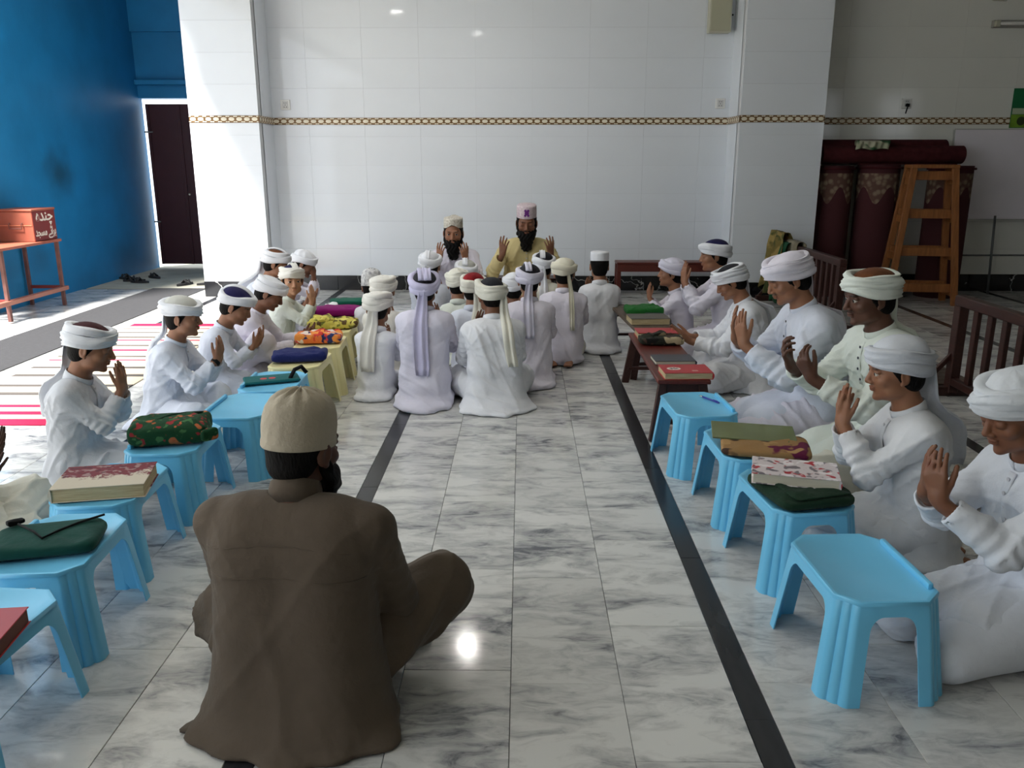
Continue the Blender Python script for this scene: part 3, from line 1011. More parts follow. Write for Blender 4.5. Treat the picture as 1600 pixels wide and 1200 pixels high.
    lip = np.exp(-((hl[:, 0] / .021) ** 4) - ((hl[:, 2] + .0605) / .0095) ** 4) * front
    blend(lip * 0.6, base * vec(.80, .55, .52))
    for q in (1, -1):
        brow = np.exp(-(((hl[:, 0] - q * .032) / .020) ** 4) - ((hl[:, 2] - .0225 + 6 * (hl[:, 0] - q * .034) ** 2) / .0048) ** 2) * front
        blend(brow * 0.92, base * 0.10)
        lash = np.exp(-(((hl[:, 0] - q * .032) / .015) ** 4) - ((hl[:, 2] - (-.0095 if eyes == 'down' else .0045)) / .0028) ** 2) * front
        blend(lash * 0.85, base * 0.08)
    if beard == 0.5:
        st = ((hl[:, 2] < -.045) & (hl[:, 2] > -.125) & (hl[:, 1] > .01)).astype(float)
        must = np.exp(-((hl[:, 0] / .028) ** 4) - ((hl[:, 2] + .047) / .006) ** 2) * front
        blend(must * 0.8, base * 0.15)
    me = np_mesh(V, Q, col)
    body = link('body', me, SKIN, root)
    DECIM.append((body, .20 if near else .30))
    # --- eyes
    if eyes != 'none':
        for q in (1, -1):
            er = .0118 * hs; ec = hp(q * .032, .0765 if eyes == 'open' else .0735, .001)
            bm = bmesh.new()
            bmesh.ops.create_uvsphere(bm, u_segments=14, v_segments=10, radius=er)
            look = Rh @ unit(vec(0, 1, -0.05 if eyes == 'open' else -0.5))
            bmesh.ops.rotate(bm, verts=bm.verts, matrix=Vector((0, 0, 1)).rotation_difference(Vector(look)).to_matrix())
            lv = Vector(look)
            for f in bm.faces:
                f.material_index = 1 if f.calc_center_median().normalized().dot(lv) > 0.80 else 0
                f.smooth = True
            bmesh.ops.translate(bm, verts=bm.verts, vec=Vector(ec))
            m2 = bpy.data.meshes.new('eye'); bm.to_mesh(m2); bm.free()
            link('eye', m2, [EYEW, EYEI], root)
    # --- hair
    if hair:
        lo2 = hc - .16 * hs; hi2 = hc + .16 * hs
        A = Field(lo2, hi2, 0.0045 if near else .006)
        A.add(ell(hp(0, -.014, .03), vec(.0805, .101, .089) * hs, Rh), .001)
        A.add(ell(hp(0, -.045, -.035), vec(.063, .056, .055) * hs, Rh), .02)
        X, Y, Z = A.coords([0, 0, 0], A.n)
        d = [(X - hc[0]) * Rh[0, i] + (Y - hc[1]) * Rh[1, i] + (Z - hc[2]) * Rh[2, i] for i in range(3)]
        pl = .826 * (d[1] - .016 * hs) - .565 * (d[2] + .012 * hs)
        A.F = np.maximum(A.F, pl.astype(f32))
        A.F = np.maximum(A.F, (d[2] - .080 * hs).astype(f32))
        for q in (1, -1):
            A.sub(ell(hp(q * .082, -.006, -.018), vec(.014, .021, .036) * hs, Rh), .004)
            if beard != 0:
                A.add(cap(hp(q * .0690, .014, .02), hp(q * .0655, .018, -.012), .005 * hs, .003 * hs), .006)
        v2, q2 = A.mesh()
        link('hair', np_mesh(v2, q2), HAIRM, root)
    if beard >= 1:
        A = Field(hc - vec(.14, .14, .26) * hs, hc + .16 * hs, .0055)
        bl = beard
        A.add(ell(hp(0, .040, -.085), vec(.068, .062, .062) * hs, Rh), .01)
        A.add(cap(hp(0, .055, -.11), hp(0, .056, -.11 - .040 * bl), .056 * hs, .047 * hs), .03)
        for q in (1, -1):
            A.add(cap(hp(q * .066, .012, -.02), hp(q * .056, .03, -.08), .013 * hs, .024 * hs), .02)
        A.sub(ell(hp(0, .070, -.022), vec(.050, .06, .042) * hs, Rh), .012)
        A.sub(ell(hp(0, .10, -.0605), vec(.020, .022, .009) * hs, Rh), .006)
        Cm = cap(hp(-.026, .088, -.052), hp(.026, .088, -.052), .0055 * hs, .0055 * hs)
        A.add(Cm, .004)
        v2, q2 = A.mesh()
        n2 = normals(v2, q2)
        v2 = v2 + n2 * (0.004 * np.sin(v2[:, :1] * 190 + 3 * np.sin(v2[:, 2:] * 60)))
        link('beard', np_mesh(v2, q2), HAIRM, root)
    # --- tunic
    hk = 0.0070 if near else 0.010
    klo = lo.copy(); khi = hi.copy()
    klo[:2] -= .05; khi[:2] += .05
    K = Field(klo, khi, hk)
    w_ = wide
    def X(c, half, r, k=.05 * 1.0): K.add(cap(c + vec(-half, 0, 0), c + vec(half, 0, 0), r), k * s + .01)
    X(P0 + vec(0, -.005 * s, .02 * s), .075 * s * w_, .128 * s * (0.4 + 0.6 * w_))
    X(P1, .070 * s * w_, .112 * s * (0.4 + 0.6 * w_), .09)
    X(P2, .080 * s * w_, .112 * s, .09)
    X(P2 * .35 + N * .65 + vec(0, -.012 * s, -.02 * s), .085 * s * w_, .082 * s, .08)
    for q in (1, -1):
        K.add(cap(N + vec(q * .02 * s, -.012 * s, -.022 * s), sh[q] + vec(0, 0, .004 * s), .048 * s, .056 * s), .04)
        K.add(cap(P1 + vec(q * .06 * s * w_, 0, 0), P2 + vec(q * .075 * s * w_, 0, 0), .105 * s, .105 * s), .05)
        K.add(cap(sh[q], E[q], .060 * s, .056 * s), .025)
        cu = E[q] + (W[q] - E[q]) * cuffs
        K.add(cap(E[q], E[q] * .45 + cu * .55, .054 * s, .049 * s), .02)
        K.add(cone(E[q] * .6 + cu * .4, cu, .050 * s, .047 * s), .012)
        u = unit(W[q] - E[q])
    if pose == 'cross':
        K.add(ell(vec(0, -.035 * s, .035 * s + seat), vec(.235 * s * w_ * flare, .185 * s * flare, .075 * s)), .08 * s)
        K.add(ell(vec(0, .17 * s, .13 * s + seat), vec(.26 * s, .17 * s, .060 * s), rotm(R(-12), 0, 0)), .06 * s)
        K.add(ell(vec(0, -.06 * s, .010 + seat), vec(.27 * s * w_ * flare, .22 * s * flare, .022 * s + .008)), .05 * s)
    else:
        K.add(cap(vec(-.05 * s, .0, .19 * s), vec(-.09 * s, .28 * s, .14 * s), .115 * s, .10 * s), .05 * s)
        K.add(cap(vec(.05 * s, .0, .19 * s), vec(.09 * s, .28 * s, .14 * s), .115 * s, .10 * s), .05 * s)
        K.add(ell(vec(0, -.04 * s, .12 * s), vec(.19 * s, .17 * s, .13 * s)), .05 * s)
        K.add(ell(vec(0, -.02 * s, .05 * s), vec(.235 * s, .20 * s, .06 * s)), .06 * s)
    if pose != 'cross' and not feet:
        K.add(ell(vec(0, (-.13 if hem < 1 else -.17) * s, .012), vec(.21 * s * hem, .18 * s * hem, .055 * s * hem)), .05 * s)
    for q in (1, -1):
        cu = E[q] + (W[q] - E[q]) * cuffs
        u = unit(W[q] - E[q])
        K.sub(cone(cu - u * .030 * s, cu + u * .03, .029 * s + .004, .034 * s + .006), .003)
    nk = unit(hp(0, -.022, -.07) - N)
    K.sub(cone(N + nk * .012, N + nk * .12, .060 * hs, .060 * hs), .004)
    K.floor(0.001)
    V, Q = K.mesh()
    V = relax(V, Q, 1, .4)
    Nn = normals(V, Q)
    th = np.arctan2(V[:, 0], V[:, 1] - 0.05)
    pr = rng.rand(12) * TAU
    z = V[:, 2] / max(N[2], .1)
    amp = np.zeros(len(V))
    # hanging folds growing towards the hem, drag folds over trunk, creases round the elbows
    amp += .010 * s * np.clip(1.0 - z, 0, 1) * (1 - np.abs(np.sin(4.0 * th + 1.3 * np.sin(6 * z + pr[0]) + pr[1]))) * np.clip(z * 3, .3, 1)
    for i in range(3):
        dz = (.15, .8, -.5)[i]
        kd = unit(vec(rng.choice([-1, 1]) * (.6 + .4 * rng.rand()), rng.randn() * .5, dz)) * (30 + 13 * i) / (s + .3)
        f = np.sin(V @ kd + pr[2 + i] + 1.5 * np.sin(V @ (unit(rng.randn(3)) * 11) + pr[6 + i]))
        mk = np.clip(.22 + .95 * np.sin(V @ (unit(rng.randn(3)) * 15) + pr[(i * 5) % 12]), 0, 1)
        amp += (.011, .009, .005)[i] * s * np.exp(-(f / .38) ** 2) * mk
    for q in (1, -1):                                   # drag lines from the armpit to the opposite waist
        ap_ = sh[q] + vec(-q * .03 * s, 0, -.12 * s)
        dv = V - ap_; r_ = np.linalg.norm(dv, axis=1)
        an = np.arctan2(dv[:, 2], -q * dv[:, 0] + .5 * np.abs(dv[:, 1]))
        amp += .006 * s * np.exp(-((np.sin(an * 5.5 + pr[q + 3])) / .4) ** 2) * np.clip(r_ / (.08 * s), 0, 1) * np.exp(-(r_ / (.26 * s)) ** 2)
    for q in (1, -1):
        dE = np.linalg.norm(V - E[q], axis=1)
        ax = unit(W[q] - E[q]); ua = unit(E[q] - sh[q])
        tA = np.where((V - E[q]) @ ax > 0, (V - E[q]) @ ax, (V - E[q]) @ ua)
        amp += .0075 * s * np.exp(-(dE / (.10 * s)) ** 2) * np.sin(tA * TAU / (.045 * s) + 3 * np.sin(th * 1 + pr[9]))
        dS = np.linalg.norm(V - sh[q] - vec(-q * .02, -.02, -.09 * s), axis=1)
        amp += .006 * s * np.exp(-(dS / (.075 * s)) ** 2) * np.sin((V[:, 0] * q * .5 + V[:, 2]) * TAU / (.05 * s) + pr[10])
    headmask = np.clip((N[2] + .02 - V[:, 2]) / .05, 0.1, 1)
    V = V + Nn * (amp * headmask * fold)[:, None]
    hem = np.clip(1 - V[:, 2] / .04, 0, 1)
    rr = V[:, :2] / (np.linalg.norm(V[:, :2], axis=1, keepdims=True) + 1e-6)
    V[:, :2] += rr * (hem * (.016 * np.sin(7 * th + pr[3]) + .010 * np.sin(13 * th + pr[4])))[:, None] * s
    V[:, 2] = np.maximum(V[:, 2], .0015 + rng.rand() * .001)
    tunic = link('tunic', np_mesh(V, Q), kurta, root)
    if collar:
        cx = unit(np.cross(nk, vec(0, 1, 0))); cy = np.cross(nk, cx) * -1
        if cy[1] < 0: cy = -cy
        Vc = []; Qc = []; nn = 40
        z0, z1 = (-.008, .034) if collar is True else (-.008, collar)
        prof = [(.0660, z0 - .012), (.0665, z0 * .4 + z1 * .6), (.0640, z1 - .002), (.0625, z1), (.0605, z1 - .003), (.0605, z0)]
        for (r_, z_) in prof:
            for i in range(nn):
                a_ = TAU / 4 + .03 + (TAU - .06) * i / (nn - 1)
                fr = max(0, math.sin(a_))
                Vc.append(N + hs * (cx * r_ * math.cos(a_) + cy * (r_ * math.sin(a_) + .001) + nk * (z_ * (1 - .15 * fr) - .004 * fr + .012)))
        m_ = len(prof)
        for j in range(m_):
            for i in range(nn - 1):
                Qc.append((j * nn + i, j * nn + i + 1, ((j + 1) % m_) * nn + i + 1, ((j + 1) % m_) * nn + i))
        Qc.append(tuple(j * nn for j in range(m_))); Qc.append(tuple(j * nn + nn - 1 for j in range(m_))[::-1])
        link('collar', mesh_from(Vc, Qc, True), kurta, root)
    # --- trousers
    T = Field(klo, khi, hk * 1.25)
    for q in (1, -1):
        kr = .088 if pose == 'cross' else .09
        T.add(cap(hip[q], knee[q], .108 * s, kr * s), .03)
        T.add(cap(knee[q], ank[q] * .94 + knee[q] * .06, kr * s, .058 * s), .03)
        if pose == 'cross':
            T.add(ell(knee[q] * .8 + ank[q] * .2 + vec(0, 0, -.05 * s), vec(.12 * s, .11 * s, .05 * s)), .04)
        T.sub(cone(ank[q] + (ank[q] - knee[q]) * -.06, ank[q] + (ank[q] - knee[q]) * .2, .036 * s, .04 * s), .003)
    T.add(cap(hip[1], hip[-1], .10 * s), .03)
    T.floor(.001)
    V, Q = T.mesh()
    V = relax(V, Q, 1, .4); Nn = normals(V, Q)
    amp = np.zeros(len(V))
    for i in range(4):
        kd = unit(vec(rng.randn() * .7, -.5 + rng.randn() * .5, .9)) * (26 + 12 * i) / (s + .3)
        f = np.sin(V @ kd + pr[i] + 1.5 * np.sin(V @ (unit(rng.randn(3)) * 10) + pr[5 + i]))
        mk = np.clip(.55 + .9 * np.sin(V @ (unit(rng.randn(3)) * 12) + pr[(i * 5) % 12]), 0, 1)
        amp += (.012, .011, .009, .007)[i] * s * np.exp(-(f / .34) ** 2) * mk
    V = V + Nn * amp[:, None]
    V[:, 2] = np.maximum(V[:, 2], .001)
    link('trousers', np_mesh(V, Q), trousers or kurta, root)
    # --- buttons and placket down the chest
    def front_y(x, zz):
        ys = np.arange(hi[1], -0.1, -.004)
        for y in ys:
            if K.value((x, y, zz)) < 0: return y
        return None
    def back_y(x, zz):
        ys = np.arange(lo[1], .3, .004)
        for y in ys:
            if K.value((x, y, zz)) < 0: return y
        return None
    if buttons:
        zs = np.linspace(N[2] - .03 * s, N[2] - .22 * s, 9)
        pp = [(0, front_y(0, q), q) for q in zs]
        pp = np.array([p for p in pp if p[1] is not None])
        if len(pp) > 3:
            pp[:, 1] += .007
            v2, q2 = ribbon(pp, [.028 * s + .006] * len(pp), vec(1, 0, 0), .004, seed, .0008, 5)
            link('placket', to_mesh(v2, q2), kurta, root)
            for j in np.linspace(1, len(pp) - 2, buttons).astype(int):
                b = MB(); b.lathe([(0, 0), (.006, 0), (.006, .0015), (.0045, .003), (0, .0028)], 10, axis='y')
                t = pp[j] + vec(0, .005, 0)
                b.build('button', bmat or BUTTON, root, tuple(t))
    # --- headwear
    hd = lambda V: V @ (Rh.T * hs) + hc
    Rt = lambda V: hd(V)
    tb = dict(kind='cap', col=WHITE, top=CAPBLACK, tilt=0.012, roll=0.0, size=1.12, bands=3, zoff=0.0)
    tb.update(turban)
    if not tb.get('cap_only'):
        tseed = seed * 13
        sz = tb['size']; zo = tb['zoff']
        bands = [(.030 + zo, .022, .0835, .1045, .0150, .013, .006), (.053 + zo, .023, .0845, .1055, .0170, .004, -.010), (.079 + zo, .020, .0765, .0965, .0165, -.004, .008)][:tb['bands']]
        VV = []; QQ = []; n0 = 0
        for i, (z_, hh, rx, ry, t_, tf, tr) in enumerate(bands):
            v2, q2 = ring_band(z_, hh * sz, rx, ry, t_ * sz, -.012, tb['tilt'] + tf, tb['roll'] + tr, tseed + i, folds=4 + i % 2, amp=.0042, N=72 if near else 48, M=20 if near else 12, knot=tb.get('knot', 0) if i < 2 else 0)
            VV.append(v2); QQ.append(q2 + n0); n0 += len(v2)
        if tb.get('drape') is not None or tb['kind'] == 'wrap':
            v2, q2 = dome(vec(0, -.014, .070 + zo), vec(.083, .101, .062 * tb.get('high', 1.0)), .045, 7, seed=tseed)
            VV.append(v2); QQ.append(q2 + n0); n0 += len(v2)
        if tb['kind'] in ('strip', 'strip2'):
            for off, ang in ([(-.016, .15)] if tb['kind'] == 'strip' else [(-.026, .35), (.018, .28)]):
                pts = []
                for a in np.linspace(-1.35, 1.35, 15):
                    y = .108 * math.sin(a) - .014; zz = .054 + .0745 * math.cos(a) + zo * .3
                    pts.append((off - ang * y * .5, y, zz))
                v2, q2 = ribbon(pts, [.046] * 15, vec(1, ang * .5, 0), .008, tseed, .003)
                VV.append(v2); QQ.append(q2 + n0); n0 += len(v2)
        V2 = np.concatenate(VV); Q2 = np.concatenate(QQ)
        tu = link('turban', to_mesh(Rt(V2), Q2), tb['col'], root)
        if tb['kind'] != 'wrap':
            v2, q2 = dome(vec(0, -.014, .055 + zo), vec(.080, .098, .064), .012, 11, seed=tseed + 5)
            cp = link('cap', to_mesh(Rt(v2), q2), tb['top'], root)
        if tail is not None:
            tx, tl, twd, tmode = tail[:4]; tax = R(tail[4]) if len(tail) > 4 else .12; toff = .019 if len(tail) < 5 else .03
            zt = hp(0, -.11, .02)
            st = hp(tx * .5, -.118 * (1 - .1 * abs(tx) / .05), .028 + zo)
            pts = []; n = 14
            zend = st[2] - tl
            for i in range(n):
                u = i / (n - 1)
                zz = st[2] + (zend - st[2]) * u
                x = st[0] + (tx + tmode * .06 - tx * .5) * u + .006 * math.sin(5 * u + seed)
                y = st[1] - .012 * math.sin(min(1, u * 3) * math.pi / 2)
                by = back_y(np.clip(x, klo[0] + .02, khi[0] - .02), min(zz, N[2])) if zz < N[2] + .01 else None
                if by is not None: y = min(by - toff, y + (u > .3) * .10)
                pts.append((x, y, zz))
            pts = np.array(pts)
            for _ in range(2):
                pts[1:-1, 1] = np.minimum(pts[1:-1, 1], (pts[:-2, 1] + pts[1:-1, 1] + pts[2:, 1]) / 3 + .002)
            wd = [twd * (.55 + .45 * min(1, 2.2 * i / n)) * (1 - .12 * (i == n - 1)) for i in range(n)]
            v2, q2 = ribbon(pts, wd, vec(math.cos(tax), -math.sin(tax), 0), .007, tseed, .008, 9)
            link('turban_tail', to_mesh(v2, q2), tb.get('tailcol', tb['col']), tu)
    else:
        k = tb['cap_only']
        if k == 'cylinder':
            prof = [(.0, 0)]
            b = []
            N_, zz = 36, tb.get('h', .078)
            Vc = []; Qc = []
            rings = [(1.0, 0), (1.01, .3), (1.0, .75), (.985, .93), (.93, 1.0), (.5, 1.02), (.0, 1.02)]
            for (sc, zf) in rings:
                for i in range(N_):
                    a = TAU * i / N_
                    pk = tb.get('peak', 0) * (abs(math.sin(a)) ** 6) * (zf if zf < .99 else .0)
                    rx, ry = .079, .098
                    cut = 0
                    if tb.get('arch') and zf < .1:
                        dphi = a - TAU / 4
                        cut = .030 * math.exp(-(dphi / .55) ** 2) 
                    Vc.append((rx * sc * math.cos(a), -.012 + ry * sc * math.sin(a), .046 + tb['zoff'] + zz * zf + cut + pk))
            for j in range(len(rings) - 1):
                for i in range(N_):
                    Qc.append((j * N_ + i, j * N_ + (i + 1) % N_, (j + 1) * N_ + (i + 1) % N_, (j + 1) * N_ + i))
            link('cap', to_mesh(Rt(np.array(Vc)), Qc), tb['top'], root)
        else:       # knitted dome cap with gathered crown
            N_ = 64; Vc = []; Qc = []
            rings = [(1.0, -.022), (1.02, -.018), (1.02, -.004), (1.005, 0.0), (1.02, .03), (1.0, .055), (.94, .078), (.82, .097), (.62, .110), (.38, .118), (.16, .120), (.02, .116)]
            for j, (sc, zf) in enumerate(rings):
                for i in range(N_):
                    a = TAU * i / N_
                    g = 1 + (.035 * math.sin(11 * a + 2 * math.sin(a)) * (1 - sc) * 3 if sc < .95 else 0)
                    Vc.append((.083 * sc * g * math.cos(a), -.016 + .102 * sc * g * math.sin(a), .030 + tb['zoff'] + zf + (.004 * math.sin(11 * a) * (1 - sc) * 2)))
            for j in range(len(rings) - 1):
                for i in range(N_):
                    Qc.append((j * N_ + i, j * N_ + (i + 1) % N_, (j + 1) * N_ + (i + 1) % N_, (j + 1) * N_ + i))
            link('cap', to_mesh(Rt(np.array(Vc)), Qc), tb['top'], root)
    return dict(root=root, K=K, hc=hc, Rh=Rh, hs=hs, N=N, s=s, W=W, E=E, sh=sh, HD=HD, hp=hp, knee=knee, ank=ank, back_y=back_y, front_y=front_y)


# ------------------------------------------------------------------ plastic stools
PBLUE = mat('plastic_blue', srgb(112, 196, 236), 0.32, 0.45, noise=0.05, nscale=4)
PYEL = mat('plastic_yellow', srgb(232, 224, 170), 0.35, 0.45, noise=0.05, nscale=4)

def stool_meshes(hx, hy, h, c, splay, ledge, legw, zs, zt, ribs, rr=.035):
    """top with apron, and four corner legs with ribbed chamfers; hx, hy half sizes of the top"""
    def S(x, y, z):
        k = 1 + splay * (1 - z / h)
        return (x * (1 + (k - 1) * .16 / hx * .75), y * (1 + (k - 1) * .16 / hy * .75), z)
    top = bmesh.new(); legs = [bmesh.new() for _ in range(4)]
    def quad(bm, ps):
        vs = [bm.verts.new(p) for p in ps]
        try: bm.faces.new(vs)
        except ValueError: pass
    def side(P0, P1, la, lb):
        """panel between corners P0 -> P1 at the top; arch cut out; la, lb leg index"""
        P0 = Vector(P0); P1 = Vector(P1); Ls = (P1 - P0).length
        n = 7
        inner = [(legw, 0), (legw * 1.08, zs * .5), (legw * 1.2, zs)]
        arc = [(legw * 1.2 + rr * (1 - math.cos(a)), zs + (zt - zs) * math.sin(a)) for a in [math.pi / 2 * i / n for i in range(1, n + 1)]]
        outer = [(0, 0), (0, zs * .5), (0, zs)] + [((0, zs + (h - zs) * (i / (n // 2 + 1))) if i <= n // 2 + 1 else ((legw * 1.2 + rr) * (i - n // 2 - 1) / (n - n // 2 - 1), h)) for i in range(1, n + 1)]
        inn = inner + arc
        W = lambda u, z: S(*(P0 + (P1 - P0) * (u / Ls)).to_tuple()[:2], z)
        for i in range(len(inn) - 1):
            bm = legs[la] if i < 2 else top
            quad(bm, [W(*outer[i]), W(*inn[i]), W(*inn[i + 1]), W(*outer[i + 1])])
            m = lambda p: (Ls - p[0], p[1])
            bm = legs[lb] if i < 2 else top
            quad(bm, [W(*m(outer[i + 1])), W(*m(inn[i + 1])), W(*m(inn[i])), W(*m(outer[i]))])
        a, b = inn[-1], outer[-1]
        for j in range(4):
            u0 = a[0] + (Ls - 2 * a[0]) * j / 4; u1 = a[0] + (Ls - 2 * a[0]) * (j + 1) / 4
            quad(top, [W(u0, h), W(u0, zt), W(u1, zt), W(u1, h)])
    cor = []
    for (sx, sy) in ((1, 1), (-1, 1), (-1, -1), (1, -1)):
        a = (sx * hx, sy * (hy - c), 0); b = (sx * (hx - c), sy * hy, 0)
        if sx * sy < 0: a, b = b, a
        cor.append((a, b))
    outline = []
    for i, (a, b) in enumerate(cor):
        bm = legs[i]
        A, Bv = Vector(a), Vector(b)
        nrm = Vector((A.x + Bv.x, A.y + Bv.y, 0)).normalized()
        m = 24
        us = [j / m for j in range(m + 1)]
        off = [.0045 * abs(math.sin(math.pi * ribs * u)) ** .7 * (1 if 0 < u < 1 else 0) for u in us]
        zl = [0, zs * .5] + [zs + (h - zs) * i_ / 4 for i_ in range(5)]
        for k in range(len(zl) - 1):
            b_ = bm if zl[k] < zs - 1e-6 else top
            for j in range(m):
                def W(jj, kk):
                    z = zl[kk]
                    p = A + (Bv - A) * us[jj] + nrm * (off[jj] * (0 if kk == len(zl) - 1 else 1) )
                    return S(p.x, p.y, z)
                quad(b_, [W(j, k), W(j + 1, k), W(j + 1, k + 1), W(j, k + 1)])
        na, nb = cor[(i + 1) % 4]
        side(b, na, i, (i + 1) % 4)
        outline += [A, Bv]
    # top plate with soft raised rim
    rings = [(1.03, h - .010), (1.03, h - .002), (1.015, h + .0015), (.975, h + .002), (.93, h + .001), (.90, h - .001)]
    pr = None
    for k, (sc, z) in enumerate(rings):
        r = [top.verts.new((p.x * (1 - (1 - sc) * .12 / hx), p.y * (1 - (1 - sc) * .12 / hy), z)) for p in outline]
        if pr:
            for j in range(len(r)):
                top.faces.new((pr[j], pr[(j + 1) % len(r)], r[(j + 1) % len(r)], r[j]))
        pr = r
    top.faces.new(pr)
    out = []
    for bm in [top] + legs:
        bmesh.ops.remove_doubles(bm, verts=bm.verts, dist=.0004)
        bmesh.ops.recalc_face_normals(bm, faces=bm.faces)
        # walls have a thickness: inner skin and rim
        g = bmesh.ops.solidify(bm, geom=bm.faces[:], thickness=.0035)
        bmesh.ops.recalc_face_normals(bm, faces=bm.faces)
        me = bpy.data.meshes.new('mesh'); bm.to_mesh(me); bm.free()
        out.append(smooth_by_angle(me, 50))
    led = None
    if ledge:
        mb = MB(); mb.box((hx - .020, -(hy - c - .012), h - .003), (hx - .004, hy - c - .012, h + .017), .005, seg=2)
        led = smooth_by_angle(mb.mesh(), 40)
    return out[0], out[1:], led
BLUE_ST = stool_meshes(.140, .205, .290, .052, .30, True, .024, .205, .250, 3)
YEL_ST = stool_meshes(.140, .205, .295, .045, .34, False, .033, .20, .252, 2, rr=.038)
def stool(kind, loc, rz, label, group):
    tm, lm, led = BLUE_ST if kind == 'blue' else YEL_ST
    m = PBLUE if kind == 'blue' else PYEL
    t = thing('plastic_stool', label, 'stool', (loc[0], loc[1], 0), R(rz), group)
    link('seat_top', tm, m, t)
    for q in lm: link('leg', q, m, t)
    if led: link('ledge', led, m, t)
    return t
GB = 'light blue plastic stools used as desks'
GYS = 'pale yellow plastic stools used as desks'
ST = .290
stool('blue', (.965, 2.165), 3, 'light blue plastic stool with an empty top, nearest on the right', GB)
stool('blue', (.955, 2.735), 6, 'light blue plastic stool carrying a floral book on a green bag', GB)
stool('blue', (.925, 3.235), 2, 'light blue plastic stool under the brown cloth bag and green folder', GB)
stool('blue', (.835, 3.80), 4, 'light blue plastic stool with a blue pen lying on it', GB)
stool('blue', (-1.37, 1.80), 176, 'light blue plastic stool carrying the bright red book, nearest on the left', GB)
stool('blue', (-1.40, 2.29), 184, 'light blue plastic stool carrying the dark green pouch', GB)
stool('blue', (-1.465, 2.76), 183, 'light blue plastic stool carrying the old worn book', GB)
stool('blue', (-1.445, 3.27), 182, 'light blue plastic stool carrying the green floral bag', GB)
stool('blue', (-1.315, 3.75), 180, 'light blue plastic stool with an empty top behind the seated man in brown', GB)
stool('blue', (-1.30, 4.20), 182, 'light blue plastic stool carrying the teal slate bag', GB)
stool('yellow', (-1.28, 4.67), 180, 'pale yellow plastic stool carrying the navy blue bag', GYS)
stool('yellow', (-1.28, 5.16), 184, 'pale yellow plastic stool carrying the orange patterned parcel', GYS)
stool('yellow', (-1.31, 5.64), 182, 'pale yellow plastic stool carrying the yellow flowered bundle', GYS)

# ------------------------------------------------------------------ soft bags, books
def soft(name, lx, ly, lz, m, loc, rz, label, cat, seed=0, e=.27, bump=.006, parent=None, tilt=(0, 0), N=40, M=16):
    """cloth parcel: superellipsoid with pulled creases, flat underneath"""
    rng = np.random.RandomState(seed); p = rng.rand(8) * TAU
    V = []; Q = []
    sg = lambda v, q: math.copysign(abs(v) ** q, v)
    for j in range(M + 1):
        th = -math.pi / 2 + math.pi * j / M
        for i in range(N):
            ph = TAU * i / N
            ct = sg(math.cos(th), .36); x = lx / 2 * ct * sg(math.cos(ph), e); y = ly / 2 * ct * sg(math.sin(ph), e); z = lz / 2 + lz / 2 * sg(math.sin(th), .6)
            k = 1 if j not in (0, M) else 0
            d = bump * k * (math.sin(x * 55 + 2 * math.sin(y * 30 + p[0]) + p[1]) * .6 + math.sin(y * 70 + 2.5 * math.sin(x * 38 + p[2]) + p[3]) * .6)
            zz = z + d * (z / lz)
            V.append((x * (1 + d * 1.2), y * (1 + d * 1.2), max(0, zz)))
    for j in range(M):
        for i in range(N):
            Q.append((j * N + i, j * N + (i + 1) % N, (j + 1) * N + (i + 1) % N, (j + 1) * N + i))
    me = mesh_from(V, Q, True)
    bm = bmesh.new(); bm.from_mesh(me); bmesh.ops.remove_doubles(bm, verts=bm.verts, dist=1e-5); bm.to_mesh(me); bm.free()
    if parent is not None:
        return link(name, me, m, parent, loc, (tilt[0], tilt[1], R(rz)))
    t = thing(name, label, cat, loc, R(rz))
    t.rotation_euler = (tilt[0], tilt[1], R(rz))
    link('cloth_body', me, m, t)
    return t
def book(lx, ly, lz, mc, loc, rz, label, pages=None, cat='book', name='book', tilt=0):
    """hardback: two boards, rounded spine (at -x) and a page block"""
    t = thing(name, label, cat, loc, R(rz)); t.rotation_euler = (0, tilt, R(rz))
    MB().box((-lx / 2, -ly / 2, 0), (lx / 2, ly / 2, .003), .0012).build('cover_board', mc, t)
    MB().box((-lx / 2, -ly / 2, lz - .003), (lx / 2, ly / 2, lz), .0012).build('cover_board', mc, t)
    sp = MB(); sp.prism([(-lx / 2 + .004, 0), (-lx / 2 - .003, lz * .2), (-lx / 2 - .005, lz * .5), (-lx / 2 - .003, lz * .8), (-lx / 2 + .004, lz), (-lx / 2 + .006, lz * .5)], -ly / 2, ly / 2, 'xz')
    sp.build('spine', mc, t)
    MB().box((-lx / 2 + .004, -ly / 2 + .004, .003), (lx / 2 - .005, ly / 2 - .004, lz - .003)).build('page_block', pages or PAGES, t)
    return t
PAGES = mat('paper_pages', srgb(206, 190, 150), 0.8, noise=0.3, nscale=4, stretch=(3, 3, 400), col2=srgb(150, 128, 92))
PAGES_W = mat('paper_pages_pale', srgb(214, 208, 190), 0.8, noise=0.2, nscale=4, stretch=(3, 3, 400))
